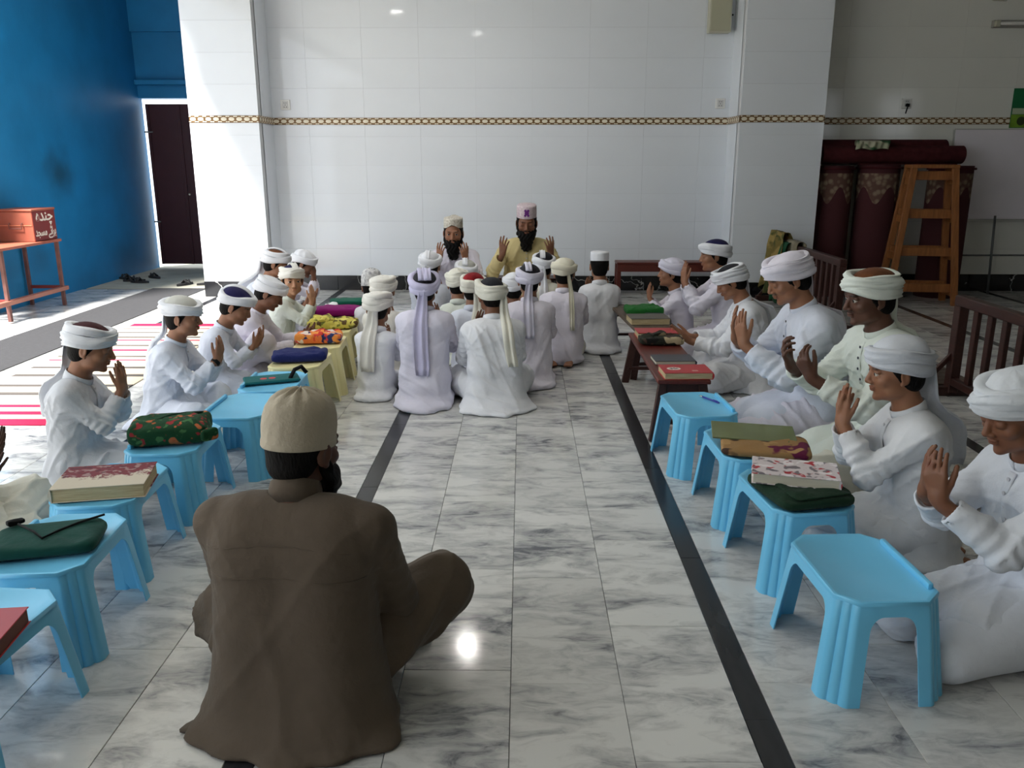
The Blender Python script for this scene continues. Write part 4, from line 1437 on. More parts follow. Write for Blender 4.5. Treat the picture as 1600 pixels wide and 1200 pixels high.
def blotch(name, base, spots, scale=14, lo=.56, hi=.60, rough=.7, bump=.2):
    """cloth or cover printed with coloured spots"""
    m = mat(name, base, rough, .3, bump=bump, bscale=70)
    nt = m.node_tree; b = nt.nodes['Principled BSDF']; L = nt.links.new
    tc = nd(nt, 'ShaderNodeTexCoord'); last = None
    for i, c in enumerate(spots):
        mp = nd(nt, 'ShaderNodeMapping'); mp.inputs['Location'].default_value = (i * 7.3, i * 3.1, i * 1.7); L(tc.outputs['Object'], mp.inputs[0])
        n = nd(nt, 'ShaderNodeTexNoise', Scale=float(scale), Detail=1.5); L(mp.outputs[0], n.inputs['Vector'])
        r = nd(nt, 'ShaderNodeMapRange'); r.inputs[1].default_value = lo; r.inputs[2].default_value = hi; L(n.outputs[0], r.inputs[0])
        mx = nd(nt, 'ShaderNodeMix', data_type='RGBA'); mx.inputs[7].default_value = c
        if last is None: mx.inputs[6].default_value = base
        else: L(last, mx.inputs[6])
        L(r.outputs[0], mx.inputs[0]); last = mx.outputs[2]
    L(last, b.inputs['Base Color'])
    return m
TOPZ = ST + .0025
# right row
REDB = mat('red_cover', srgb(176, 30, 38), 0.4, noise=0.1)
FLORALB = blotch('floral_cover', srgb(212, 202, 204), [srgb(176, 44, 54), srgb(120, 112, 118), srgb(232, 226, 228)], 26, .58, .62, .5, 0)
DGREEN = fabric('dark_green', srgb(24, 50, 34), bump=.3)
gb = soft('green_bag', .27, .30, .045, DGREEN, (.955, 2.685, TOPZ), 12, 'dark green cloth bag under the floral book on a blue stool', 'bag', 3)
soft('flap', .22, .16, .012, DGREEN, (.01, -.06, .040), 4, None, None, 5, parent=gb)
book(.285, .175, .038, FLORALB, (.945, 2.715, TOPZ + .048), 165, 'white book printed with red flowers on the dark green bag', PAGES_W)
BAGB = blotch('brown_print', srgb(150, 116, 74), [srgb(96, 20, 58), srgb(172, 136, 90), srgb(60, 40, 30)], 11, .60, .63, .8, .3)
bb = soft('cloth_bag', .34, .24, .035, BAGB, (.965, 3.14, TOPZ), -12, 'brown cloth bag with maroon print on a blue stool', 'bag', 8, bump=.0035, e=.22)
OLIVE = mat('olive_folder', srgb(112, 122, 84), 0.25, 0.5, noise=0.15, nscale=6)
fo = thing('folder', 'glossy olive green folder lying on the brown cloth bag', 'folder', (.945, 3.245, TOPZ + .037), R(-10)); fo.rotation_euler = (R(5), R(1), R(-10))
MB().box((-.165, -.085, 0), (.165, .085, .004), .0015).build('back_sheet', OLIVE, fo)
MB().box((-.165, -.085, .0045), (.165, .088, .0065), .0008).build('front_sheet', OLIVE, fo)
pn = thing('pen', 'blue ballpoint pen on the stool before the tall youth', 'pen', (.90, 3.86, TOPZ + .005), R(118))
PENB = mat('pen_blue', srgb(36, 48, 150), .3)
mb = MB(); mb.tube([(-.065, 0, 0), (.045, 0, 0)], .0045, 10); mb.build('barrel', PENB, pn, smooth=True)
mb = MB(); mb.tube([(.045, 0, 0), (.068, 0, 0), (.074, 0, 0)], [.0045, .002, .0006], 10); mb.build('tip', mat('steel', srgb(190, 190, 192), .25, metal=1), pn, smooth=True)
mb = MB(); mb.tube([(-.065, 0, 0), (-.072, 0, 0)], [.0048, .0035], 10); mb.box((-.066, -.001, .003), (-.03, .001, .0065), .0005); mb.build('pen_cap', PENB, pn)

# wooden low desks of the right row
WOODR = mat('red_wood', srgb(96, 38, 30), 0.38, 0.45, noise=0.35, nscale=6, stretch=(14, 1.2, 14))
WOODD = mat('dark_wood', srgb(62, 32, 26), 0.45, 0.4, noise=0.35, nscale=6, stretch=(12, 1.2, 12))
WOODG = mat('grey_wood', srgb(98, 84, 72), 0.55, 0.35, noise=0.35, nscale=6, stretch=(12, 1.2, 12))
def low_desk(loc, w, l, h, rz, mt, ml, label, cat='desk', name='low_desk'):
    t = thing(name, label, cat, (loc[0], loc[1], 0), R(rz))
    MB().box((-w / 2, -l / 2, h - .022), (w / 2, l / 2, h), .004).build('desk_top', mt, t)
    for sy in (-1, 1):
        MB().box((-w / 2 + .02, sy * (l / 2 - .045) - .01, h - .085), (w / 2 - .02, sy * (l / 2 - .045) + .01, h - .022), .002).build('apron', ml, t)
        for sx in (-1, 1):
            mb = MB(); mb.bar((sx * (w / 2 + .012), sy * (l / 2 - .005), 0), (sx * (w / 2 - .035), sy * (l / 2 - .05), h - .022), .045, .035, (0, 1, 0), .003)
            mb.build('leg', ml, t)
        mb = MB(); mb.bar((-w / 2 + .0, sy * (l / 2 - .03), .10), (w / 2 - .0, sy * (l / 2 - .03), .10), .018, .035, (0, 1, 0), .002); mb.build('stretcher', ml, t)
    return t
low_desk((.825, 4.70), .27, 1.22, .33, 0, WOODR, WOODD, 'red-brown low wooden desk carrying two red books and a dark slate')
low_desk((.865, 5.90), .30, 1.05, .33, 4, WOODG, WOODD, 'worn grey-brown low wooden desk carrying the bright green bundle')
HD_ = .331
b1 = book(.25, .185, .036, REDB, (.845, 4.19, HD_), 182, 'red hardback with a round white emblem at the near end of the wooden desk')
mb = MB(); mb.lathe([(0, .0362), (.036, .0362), (.036, .0366), (0, .0366)], 28, (.06, .0, 0)); em = mb.build('emblem', mat('emblem_white', srgb(222, 214, 206), .5), b1); em.scale = (1, .8, 1)
mb = MB()
for i in range(7):
    a = i * .9; mb.box((.06 + .020 * math.cos(a) - .006, .016 * math.sin(a) - .003, .0366), (.06 + .020 * math.cos(a) + .006, .016 * math.sin(a) + .003, .0369))
mb.box((.045, -.006, .0366), (.075, .004, .0370)); mb.build('emblem_figure', mat('emblem_dark', srgb(60, 34, 34), .5), b1)
MB().box((-.055, .035, .0362), (-.025, .058, .0366)).build('sticker', mat('sticker', srgb(210, 170, 160), .5), b1)
SLATE = mat('slate_cover', srgb(44, 48, 58), 0.35, noise=0.15)
book(.225, .165, .022, SLATE, (.835, 4.50, HD_), 182, 'dark blue-grey thin book in the middle of the red-brown desk', PAGES_W)
STRIPEC = blotch('striped_bundle', srgb(36, 38, 28), [srgb(176, 160, 128), srgb(70, 52, 44), srgb(20, 20, 18)], 13, .57, .59, .85, .4)
st_ = soft('cloth_bundle', .27, .17, .05, STRIPEC, (.845, 4.98, HD_), 0, 'dark camouflage-like cloth bundle on the red-brown desk', 'bundle', 12, bump=.012)
soft('cloth_knot', .10, .05, .025, STRIPEC, (-.02, 0, .045), 30, None, None, 13, parent=st_)
book(.25, .17, .040, REDB, (.845, 5.18, HD_), 181, 'plain red book behind the dark cloth bundle on the desk', PAGES)
book(.27, .20, .045, mat('grey_cover', srgb(92, 88, 80), .6, noise=.3), (.865, 5.66, HD_), 184, 'thick grey-brown book on the worn desk before the green bundle', PAGES)
GRN = fabric('bright_green', srgb(34, 104, 44), bump=.5)
gbn = soft('cloth_bundle', .27, .20, .06, GRN, (.88, 5.98, HD_), 2, 'bright green cloth bundle on the worn wooden desk', 'bundle', 15, bump=.012)
soft('teal_fold', .12, .18, .03, fabric('deep_teal', srgb(24, 56, 46)), (.05, -.10, .0), 10, None, None, 16, parent=gbn)  # smaller lump of deep teal cloth at the near side of the bundle

# left row things
book(.255, .18, .042, mat('red_leather', srgb(170, 26, 34), .35, noise=.1), (-1.295, 1.70, TOPZ), 97, 'bright red thick book on the nearest left stool', mat('pages_red', srgb(120, 76, 66), .8, noise=.3, nscale=4, stretch=(3, 3, 300)))
TEAL = fabric('teal_green', srgb(14, 66, 58), bump=.2, noise=.15)
gp = soft('pouch', .30, .20, .042, TEAL, (-1.41, 2.26, TOPZ), 14, 'dark green pouch with drawstrings on a blue stool', 'pouch', 21, bump=.004)
BLK = fabric('black_cord', srgb(18, 20, 22))
mb = MB(); mb.tube([(-.10, .075, .047), (-.04, .01, .046), (.0, -.05, .047), (.03, .0, .046), (.075, .045, .047), (.14, .085, .050)], .0035, 8); mb.build('drawstring', BLK, gp, smooth=True)
soft('string_end', .05, .02, .018, BLK, (-.11, .085, .042), 40, None, None, 22, parent=gp)
OLD = blotch('old_cover', srgb(112, 40, 50), [srgb(86, 34, 46), srgb(150, 120, 118)], 40, .54, .62, .7, .1)
nt_ = OLD.node_tree; b_ = nt_.nodes['Principled BSDF']; src_ = b_.inputs['Base Color'].links[0].from_socket
tc_ = nd(nt_, 'ShaderNodeTexCoord'); sp_x = nd(nt_, 'ShaderNodeSeparateXYZ'); nt_.links.new(tc_.outputs['Object'], sp_x.inputs[0])
nn_ = nd(nt_, 'ShaderNodeTexNoise', Scale=17.0, Detail=6.0, Roughness=.7); nt_.links.new(tc_.outputs['Object'], nn_.inputs['Vector'])
ma_ = nd(nt_, 'ShaderNodeMath', operation='MULTIPLY_ADD'); nt_.links.new(sp_x.outputs[1], ma_.inputs[0]); ma_.inputs[1].default_value = -3.2; nt_.links.new(nn_.outputs[0], ma_.inputs[2])
mr_ = nd(nt_, 'ShaderNodeMapRange'); mr_.inputs[1].default_value = .50; mr_.inputs[2].default_value = .56; nt_.links.new(ma_.outputs[0], mr_.inputs[0])
mx_ = nd(nt_, 'ShaderNodeMix', data_type='RGBA'); mx_.inputs[7].default_value = srgb(196, 186, 168); nt_.links.new(src_, mx_.inputs[6]); nt_.links.new(mr_.outputs[0], mx_.inputs[0]); nt_.links.new(mx_.outputs[2], b_.inputs['Base Color'])
ob = book(.30, .22, .050, OLD, (-1.455, 2.71, TOPZ), 12, 'old thick book with torn maroon and white cover on a blue stool')
FLG = blotch('green_floral', srgb(16, 62, 34), [srgb(176, 96, 56), srgb(140, 40, 44), srgb(60, 104, 62)], 26, .62, .66, .85, .3)
fb = soft('floral_bag', .31, .22, .095, FLG, (-1.445, 3.245, TOPZ), 14, 'dark green bag printed with orange flowers on a blue stool', 'bag', 25, bump=.008)
soft('bag_ear', .07, .05, .05, FLG, (.155, -.085, .015), 30, None, None, 26, parent=fb)
mb = MB(); mb.tube([(-.06, -.02, .088), (0, .03, .095), (.06, .06, .092), (.12, .07, .088)], .006, 8); mb.build('bag_strap', DGREEN, fb, smooth=True)
tb_ = thing('slate_bag', 'flat teal slate bag with red mark and black strap on a blue stool', 'bag', (-1.30, 4.20, TOPZ), R(22))
MB().box((-.15, -.07, .002), (.13, .07, .018), .006).build('bag_body', fabric('teal_slate', srgb(22, 96, 98)), tb_)
mb = MB(); mb.tube([(.08, -.05, .02), (.11, .0, .05), (.15, .04, .055), (.175, .03, .02)], .011, 8); mb.build('strap', BLK, tb_, smooth=True)
mb = MB()
for k in (-1, 1): mb.lathe([(0, .0182), (.018, .0182), (.018, .0187), (0, .0187)], 14, (-.03 + k * .022, -.01, 0))
mb.build('red_mark', mat('red_mark', srgb(196, 60, 66), .6), tb_)
sk_ = MB(); sk_.box((.085, -.168, .248), (.118, -.150, .276), .004)
soft('navy_bag', .31, .19, .055, fabric('navy_bag', srgb(24, 34, 92), bump=.4), (-1.28, 4.66, .298), 10, 'navy blue cloth bag on the nearest yellow stool', 'bag', 31, bump=.008)
ORG = blotch('orange_print', srgb(224, 120, 60), [srgb(40, 52, 104), srgb(226, 214, 204), srgb(206, 60, 50), srgb(236, 150, 70)], 16, .54, .57, .8, .3)
op_ = soft('parcel', .29, .17, .065, ORG, (-1.285, 5.15, .298), 6, 'orange, white and blue patterned cloth parcel on a yellow stool', 'parcel', 33, bump=.009)
soft('tie_band', .035, .18, .073, ORG, (.02, 0, 0), 0, None, None, 34, parent=op_)
YFL = blotch('yellow_flower', srgb(196, 184, 84), [srgb(120, 124, 54), srgb(90, 70, 40), srgb(216, 206, 110)], 20, .56, .60, .85, .3)
yb = soft('flower_bundle', .34, .19, .06, YFL, (-1.30, 5.63, .298), 8, 'yellow flowered cloth bundle on the farthest yellow stool', 'bundle', 36, bump=.009)
soft('bundle_fold', .12, .17, .03, YFL, (-.06, .0, .05), 20, None, None, 37, parent=yb)
low_desk((-1.36, 6.36), .28, .95, .30, 2, mat('pale_wood', srgb(150, 128, 104), .6, noise=.3, nscale=6, stretch=(12, 1.2, 12)), WOODG, 'pale worn low desk under the magenta and green cushions')
soft('magenta_cushion', .34, .21, .065, fabric('magenta', srgb(132, 14, 104), bump=.3), (-1.37, 6.09, .301), 8, 'magenta cloth-wrapped book on the pale desk', 'parcel', 41, bump=.005)
soft('green_cushion', .34, .20, .045, fabric('sea_green', srgb(18, 92, 74), bump=.3), (-1.36, 6.56, .301), 10, 'sea green cloth-wrapped book at the far end of the pale desk', 'parcel', 43, bump=.006)
pc = thing('tissue', 'crumpled white tissue between the magenta and green parcels', 'tissue', (-1.47, 6.33, .301), R(20))
soft('paper', .10, .08, .035, mat('tissue', srgb(228, 232, 232), .9), (0, 0, 0), 0, None, None, 44, e=.8, bump=.02, parent=pc)

# ------------------------------------------------------------------ back of the hall, right side
# long red-brown bench along the back wall
bn = thing('bench', 'long red-brown wooden bench against the back wall', 'bench', (1.62, 9.12, 0))
MB().box((-.60, -.12, .33), (.60, .12, .355), .004).build('bench_top', WOODR, bn)
MB().box((-.60, -.125, .255), (.60, -.105, .33), .002).build('apron', WOODR, bn)
for sx in (-1, 1):
    for sy in (-1, 1):
        MB().box((sx * .575 - .022, sy * .095 - .022, 0), (sx * .575 + .022, sy * .095 + .022, .33), .003).build('leg', WOODR, bn)
low_desk((-.15, 8.25), .24, 1.3, .30, 90, WOODD, WOODD, 'dark low desk in front of the two bearded teachers')

# brown railings
def railing(x, y0, y1, n, label, flip=1):
    t = thing('railing', label, 'railing', (x, (y0 + y1) / 2, 0), 0, 'dark brown wooden railings')
    l = (y1 - y0) / 2
    MB().box((-.032, -l, .56), (.032, l, .62), .006).build('top_rail', WOODD, t)
    MB().box((-.025, -l, .07), (.025, l, .115), .004).build('bottom_rail', WOODD, t)
    for sy in (-1, 1):
        MB().box((-.03, sy * (l - .035) - .035, .02), (.03, sy * (l - .035) + .035, .56), .004).build('post', WOODD, t)
        MB().box((-.22, sy * (l - .035) - .03, 0), (.22, sy * (l - .035) + .03, .055), .006).build('foot', WOODD, t)
        mb = MB(); mb.bar((-.20, sy * (l - .035), .04), (-.02, sy * (l - .035), .26), .03, .022, (0, 1, 0), .003); mb.build('brace', WOODD, t)
    for i in range(n):
        y = -l + .07 + (2 * l - .14) * (i + 1) / (n + 1)
        MB().box((-.014, y - .024, .115), (.014, y + .024, .56), .003).build('slat', WOODD, t)
    return t
railing(2.66, 3.55, 5.05, 8, 'dark brown slatted railing at the right, nearest the boys')
railing(2.66, 6.95, 8.70, 11, 'dark brown slatted railing with cloths hung over its far end')
# flat slatted platform on the floor between the railings
SLATB = mat('brown_slats', srgb(78, 62, 52), .6, noise=.35, nscale=6, stretch=(1.5, 14, 14))
pf = thing('slat_platform', 'low brown slatted platform on the floor between the railings', 'platform', (2.58, 5.85, 0))
for i in range(16):
    MB().box((-.30, -.74 + i * .0925, .03), (.30, -.74 + i * .0925 + .084, .048), .002).build('slat', SLATB, pf)
for x in (-.25, .25): MB().box((x - .02, -.74, .0), (x + .02, .74, .03)).build('bearer', WOODD, pf)
# cloths over the railing end
def hanging(name, label, m, x, y, z, w, drop_f, drop_b, seed, fr=.03):
    """cloth hung over the rail: half down each side"""
    rng = np.random.RandomState(seed); p = rng.rand(6) * TAU
    V = []; nu, nv = 22, 18
    for sgn in (1, -1):
        for i in range(nv):
            t = i / (nv - 1); s_ = -drop_f + (drop_f + drop_b) * t
            if abs(s_) < .06: a = s_ / .06 * math.pi / 2; bx = .045 * math.sin(a); bz = .03 * math.cos(a)
            else: bx = math.copysign(.045 + .25 * (abs(s_) - .06) * .35, s_); bz = -(abs(s_) - .06)
            for j in range(nu):
                u = j / (nu - 1) * 2 - 1
                f = fr * min(1, abs(s_) * 6) * math.sin(u * 7 + p[0] + s_ * 3) + .012 * math.sin(u * 15 + p[1] + s_ * 8)
                V.append((x + bx + f * .6 + sgn * .003, y + u * w / 2 * (1 - .25 * abs(s_)) + .03 * math.sin(s_ * 9 + p[2]), z + bz + .02 * math.sin(u * 5 + p[3]) * abs(s_) * 3))
    o = nu * nv; Q = []
    for i in range(nv - 1):
        for j in range(nu - 1):
            a = i * nu + j; Q.append((a, a + 1, a + nu + 1, a + nu)); Q.append((o + a, o + a + nu, o + a + nu + 1, o + a + 1))
    for i in range(nv - 1):
        for j in (0, nu - 1):
            a = i * nu + j; Q.append((a, a + nu, o + a + nu, o + a))
    for i in (0, nv - 1):
        for j in range(nu - 1):
            a = i * nu + j; Q.append((a, o + a, o + a + 1, a + 1))
    me = mesh_from(V, Q, True)
    bm = bmesh.new(); bm.from_mesh(me); bmesh.ops.recalc_face_normals(bm, faces=bm.faces); bm.to_mesh(me); bm.free()
    return tag(link(name, me, m), label, 'cloth')
hanging('hanging_cloth', 'grey-beige cloth hung over the far end of the far railing', fabric('grey_beige', srgb(132, 124, 104), noise=.2), 2.655, 8.22, .635, .42, .40, .30, 3)
hanging('hanging_cloth', 'olive and yellow cloth drooping from the far railing end', blotch('olive_cloth', srgb(112, 98, 52), [srgb(70, 76, 40), srgb(150, 128, 76)], 9, .5, .58, .9, .3), 2.60, 8.52, .70, .46, .62, .30, 5, .06)
hanging('hanging_cloth', 'dark green cloth low on the far railing', fabric('bottle_green', srgb(28, 74, 48)), 2.62, 8.36, .615, .30, .60, .2, 8, .05)

# carpet rolls
def carpet_mat():
    m = mat('carpet_maroon', srgb(92, 50, 52), .95, .1, bump=.5, bscale=220)
    nt = m.node_tree; b = nt.nodes['Principled BSDF']; L = nt.links.new
    tc = nd(nt, 'ShaderNodeTexCoord'); sp = nd(nt, 'ShaderNodeSeparateXYZ'); L(tc.outputs['Object'], sp.inputs[0])
    at = nd(nt, 'ShaderNodeMath', operation='ARCTAN2'); L(sp.outputs[1], at.inputs[0]); L(sp.outputs[0], at.inputs[1])
    # lace-like band: scalloped lower edge under the rim, broken by a fine voronoi figure
    ml = nd(nt, 'ShaderNodeMath', operation='MULTIPLY'); L(at.outputs[0], ml.inputs[0]); ml.inputs[1].default_value = 5.0
    sn = nd(nt, 'ShaderNodeMath', operation='SINE'); L(ml.outputs[0], sn.inputs[0])
    ed = nd(nt, 'ShaderNodeMath', operation='MULTIPLY_ADD'); L(sn.outputs[0], ed.inputs[0]); ed.inputs[1].default_value = .085; ed.inputs[2].default_value = 1.06
    gt = nd(nt, 'ShaderNodeMath', operation='GREATER_THAN'); L(sp.outputs[2], gt.inputs[0]); L(ed.outputs[0], gt.inputs[1])
    lt = nd(nt, 'ShaderNodeMath', operation='LESS_THAN'); L(sp.outputs[2], lt.inputs[0]); lt.inputs[1].default_value = 1.285
    vo = nd(nt, 'ShaderNodeTexVoronoi', Scale=17.0); L(tc.outputs['Object'], vo.inputs['Vector'])
    r = nd(nt, 'ShaderNodeMapRange'); r.inputs[1].default_value = .25; r.inputs[2].default_value = .55; r.inputs[3].default_value = .9; r.inputs[4].default_value = .25; L(vo.outputs['Distance'], r.inputs[0])
    m1 = nd(nt, 'ShaderNodeMath', operation='MULTIPLY'); L(gt.outputs[0], m1.inputs[0]); L(lt.outputs[0], m1.inputs[1])
    m2 = nd(nt, 'ShaderNodeMath', operation='MULTIPLY'); L(m1.outputs[0], m2.inputs[0]); L(r.outputs[0], m2.inputs[1])
    mx = nd(nt, 'ShaderNodeMix', data_type='RGBA'); mx.inputs[6].default_value = srgb(76, 44, 47); mx.inputs[7].default_value = srgb(140, 122, 102); L(m2.outputs[0], mx.inputs[0])
    L(mx.outputs[2], b.inputs['Base Color'])
    return m
CARP = carpet_mat()
CARPR = mat('carpet_red', srgb(76, 34, 38), .95, .1, noise=.3, nscale=18, bump=.5, bscale=200)
def roll(r, l, turns, t=.012, n=260):
    """spiral of thick carpet, axis z"""
    V = []; Q = []
    for i in range(n):
        a = TAU * turns * i / (n - 1); rr = r - (TAU * turns - a) / TAU * (t * 1.25)
        for (dr, z) in ((0, 0), (-t, 0), (-t, l), (0, l)):
            V.append(((rr + dr) * math.cos(a), (rr + dr) * math.sin(a), z))
    for i in range(n - 1):
        for k in range(4): Q.append((i * 4 + k, i * 4 + (k + 1) % 4, (i + 1) * 4 + (k + 1) % 4, (i + 1) * 4 + k))
    Q.append((0, 1, 2, 3)); Q.append(((n - 1) * 4 + 3, (n - 1) * 4 + 2, (n - 1) * 4 + 1, (n - 1) * 4))
    me = mesh_from(V, Q)
    bm = bmesh.new(); bm.from_mesh(me); bmesh.ops.recalc_face_normals(bm, faces=bm.faces); bm.to_mesh(me); bm.free()
    return smooth_by_angle(me, 40)
for i, (x, y, r, l, ph, lab) in enumerate([(3.285, 9.10, .205, 1.36, 40, 'rolled maroon carpet standing upright against the right pillar'), (3.755, 9.09, .22, 1.37, 120, 'rolled maroon carpet standing behind the wooden trestle'), (4.47, 9.01, .222, 1.36, 60, 'rolled maroon carpet standing upright nearest the whiteboard')]):
    t = thing('carpet_roll', lab, 'carpet', (x, y, .001), R(ph), 'upright carpet rolls')
    link('rolled_carpet', roll(r, l, 5.5), CARP, t)
    mb = MB(); mb.tube([((r + .004) * math.cos(a), (r + .004) * math.sin(a), l - .03) for a in np.linspace(0, TAU, 40)], .012, 6); mb.build('red_edging', CARPR, t)
fl = MB()
RX = Matrix.Rotation(R(90), 4, 'Y')
for i, (x0, l, y, z, r, lab) in enumerate([(3.10, 1.46, 9.02, 1.475, .105, 'dark red carpet rolled and laid across the upright rolls, in front'), (3.10, 1.36, 9.20, 1.54, .105, 'dark red carpet roll laid across behind the front one')]):
    t = thing('carpet_roll', lab, 'carpet', (x0, y, z), 0, 'lying carpet rolls')
    me = roll(r, l, 4)
    o = link('rolled_carpet', me, CARPR, t); o.rotation_euler = (0, R(90), 0); o.scale = (.9, 1, 1)
t = thing('folded_carpet', 'folded dark red carpet layers under the lying rolls', 'carpet', (4.0, 9.12, 1.372))
for k in range(1):
    MB().box((-.50, -.16, 0), (.50, .16, .012), .004).build('layer', CARPR, t)
t2 = tag(link('draped_cloth', hanging('tmp', 'x', None, 0, 0, 0, .34, .17, .12, 11, .012).data, blotch('green_white_cloth', srgb(150, 152, 128), [srgb(46, 84, 54), srgb(180, 178, 156)], 7, .5, .56, .9, .3)), 'faded green and cream cloth draped over the front carpet roll', 'cloth')
bpy.data.objects.remove(bpy.data.objects['tmp'])
t2.location = (3.60, 8.975, 1.585); t2.rotation_euler = (0, 0, R(-90)); t2.scale = (1.5, 1, 1)

# wooden trestle (tapered four-legged stand with rungs)
PINE = mat('pine', srgb(150, 94, 50), .5, .4, noise=.35, nscale=5, stretch=(9, 9, 1.2))
tr = thing('wooden_stand', 'tall tapered orange-brown wooden stand in front of carpet rolls', 'stand', (4.05, 8.56, 0), R(-7))
def TR(sx, sy, z): k = 1 - z / 1.36; return (sx * (.19 + .13 * k), sy * (.09 + .08 * k), z)
for sx in (-1, 1):
    for sy in (-1, 1):
        mb = MB(); mb.bar(TR(sx, sy, 0), TR(sx, sy, 1.34), .062, .042, (0, 1, 0), .003); mb.build('leg', PINE, tr)
MB().box((-.22, -.13, 1.34), (.22, .13, 1.375), .004).build('top_board', PINE, tr)
for z in (.17, .53, .90, 1.27):
    for sy in (-1, 1):
        a, b = TR(-1, sy, z), TR(1, sy, z)
        mb = MB(); mb.bar((a[0], a[1] - sy * .028, z), (b[0], b[1] - sy * .028, z), .022, .085, (0, 0, 1), .003); mb.build('rung', PINE, tr)
    for sx in (-1, 1):
        a, b = TR(sx, -1, z - .05), TR(sx, 1, z - .05)
        mb = MB(); mb.bar(a, b, .022, .075, (0, 0, 1), .003); mb.build('rung', PINE, tr)

# whiteboard on a steel stand
STEEL = mat('stand_steel', srgb(112, 114, 116), .45, metal=.7)
wbd = thing('whiteboard', 'white writing board leaning on a grey metal stand', 'whiteboard', (5.30, 9.25, 0))
WBM = mat('board_white', srgb(232, 226, 234), .2, .5, noise=.08, nscale=2)
o = MB().box((-.68, -.012, .80), (.68, .012, 1.735), .003).build('board', WBM, wbd); o.rotation_euler = (R(-3), 0, 0)
mb = MB()
for (a, b) in (((-.685, .80), (.685, .80)), ((-.685, 1.735), (.685, 1.735)), ((-.685, .80), (-.685, 1.735)), ((.685, .80), (.685, 1.735))):
    mb.bar((a[0], 0, a[1]), (b[0], 0, b[1]), .02, .016, (0, 1, 0))
o = mb.build('frame', mat('board_frame', srgb(176, 176, 172), .4), wbd); o.rotation_euler = (R(-3), 0, 0)
for (xa, xb) in ((-.50, -.56 - .12), (-.20, -.20), (.50, .66)):
    mb = MB(); mb.tube([(xb, -.12, .0), (xa, -.045, .84)], .013, 8); mb.build('leg', STEEL, wbd, smooth=True)
mb = MB(); mb.tube([(-.60, -.085, .42), (.60, -.085, .42)], .010, 8); mb.build('cross_bar', STEEL, wbd, smooth=True)
# green poster
ps = thing('poster', 'green poster with a cream field and dark shape on the right wall', 'poster', (5.42, YB - .006, 1.95))
MB().box((-.235, -.002, -.20), (.235, .004, .20)).build('sheet', mat('poster_green', srgb(14, 108, 62), .4, noise=.3, nscale=5), ps)
MB().box((-.225, -.0035, -.06), (.225, -.002, .0)).build('band', mat('poster_cream', srgb(176, 190, 160), .5), ps)
MB().box((-.23, -.0035, -.195), (.225, -.002, -.065)).build('lower_field', mat('poster_lime', srgb(120, 160, 40), .5, noise=.3, nscale=8), ps)
mb = MB(); mb.lathe([(0, .0036), (.045, .0036), (.045, .005), (0, .005)], 20, (-.12, 0, -.13), 'y'); mb.build('round_shape', mat('poster_dark', srgb(40, 54, 20), .5), ps)
# wall speaker, sockets, tube lamp, fan
CREAMP = mat('speaker_cream', srgb(188, 186, 168), .5, noise=.15, nscale=7)
sp_ = thing('wall_speaker', 'cream box loudspeaker mounted high on the back wall', 'speaker', (2.02, YB - .012, 2.86))
MB().box((-.115, -.13, -.175), (.115, -.02, .175), .008).build('cabinet', CREAMP, sp_)
MB().box((-.10, -.136, -.16), (.10, -.129, .16), .003).build('grille', mat('grille_cream', srgb(178, 176, 152), .7, bump=.6, bscale=400), sp_)
MB().box((-.03, -.022, -.04), (.03, .012, .04)).build('bracket', STEEL, sp_)
mb = MB(); mb.lathe([(0, 0), (.009, 0), (.009, .02), (0, .02)], 10, (.122, -.07, 0), 'x'); mb.build('knob', BLK, sp_)
def socket(x, z, label, plug=False):
    t = thing('wall_socket', label, 'socket', (x, YB, z))
    MB().box((-.052, -.014, -.052), (.052, .0, .052), .004).build('plate', mat('socket_white', srgb(226, 226, 224), .3), t)
    MB().box((-.030, -.017, -.036), (.030, -.013, .036), .002).build('insert', mat('socket_grey', srgb(206, 206, 206), .3), t)
    mb = MB()
    for (dx, dz) in ((-.012, -.022), (.012, -.022), (0, -.002), (-.010, .018), (.010, .018)):
        mb.lathe([(0, .0168), (.0042, .0168), (.0042, .0180), (0, .0180)], 8, (dx, 0, dz), 'y')
    mb.build('pin_holes', BLK, t)
    if plug:
        mb = MB(); mb.box((-.016, -.055, -.035), (.016, -.018, -.005), .004); mb.tube([(0, -.045, -.03), (-.01, -.05, -.07), (-.014, -.04, -.105)], .007, 8); mb.build('plug', BLK, t)
socket(-2.54, 1.99, 'white wall socket near the left pillar')
socket(2.10, 2.0, 'white wall socket near the right pillar')
socket(4.07, 2.0, 'white wall socket with a black plug above the carpet rolls', True)
tl = thing('tube_lamp', 'unlit tube lamp batten high on the right wall', 'lamp', (5.30, YB, 2.775))
MB().box((-.45, -.05, -.035), (.45, .0, .035), .004).build('batten', mat('batten', srgb(150, 148, 142), .5), tl)
mb = MB(); mb.tube([(-.40, -.07, 0), (.40, -.07, 0)], .018, 12); mb.build('tube', mat('tube_glass', srgb(196, 194, 190), .2), tl, smooth=True)
for sx in (-1, 1): MB().box((sx * .42 - .025, -.085, -.03), (sx * .42 + .025, -.04, .03), .004).build('holder', CREAMP, tl)
fn_ = thing('ceiling_fan', 'pale three-bladed ceiling fan hanging at the top right', 'fan', (4.25, 8.35, 2.92))
FANM = mat('fan_white', srgb(186, 182, 168), .4)
MB().lathe([(0, -.06), (.06, -.06), (.105, -.02), (.105, .02), (.06, .06), (.02, .08), (.02, .12), (0, .12)], 24).build('motor', FANM, fn_, smooth=True)
mb = MB(); mb.tube([(0, 0, .1), (0, 0, .47)], .012, 8); mb.build('rod', FANM, fn_)
MB().lathe([(0, .42), (.05, .43), (.06, .479), (0, .479)], 18).build('canopy', FANM, fn_)
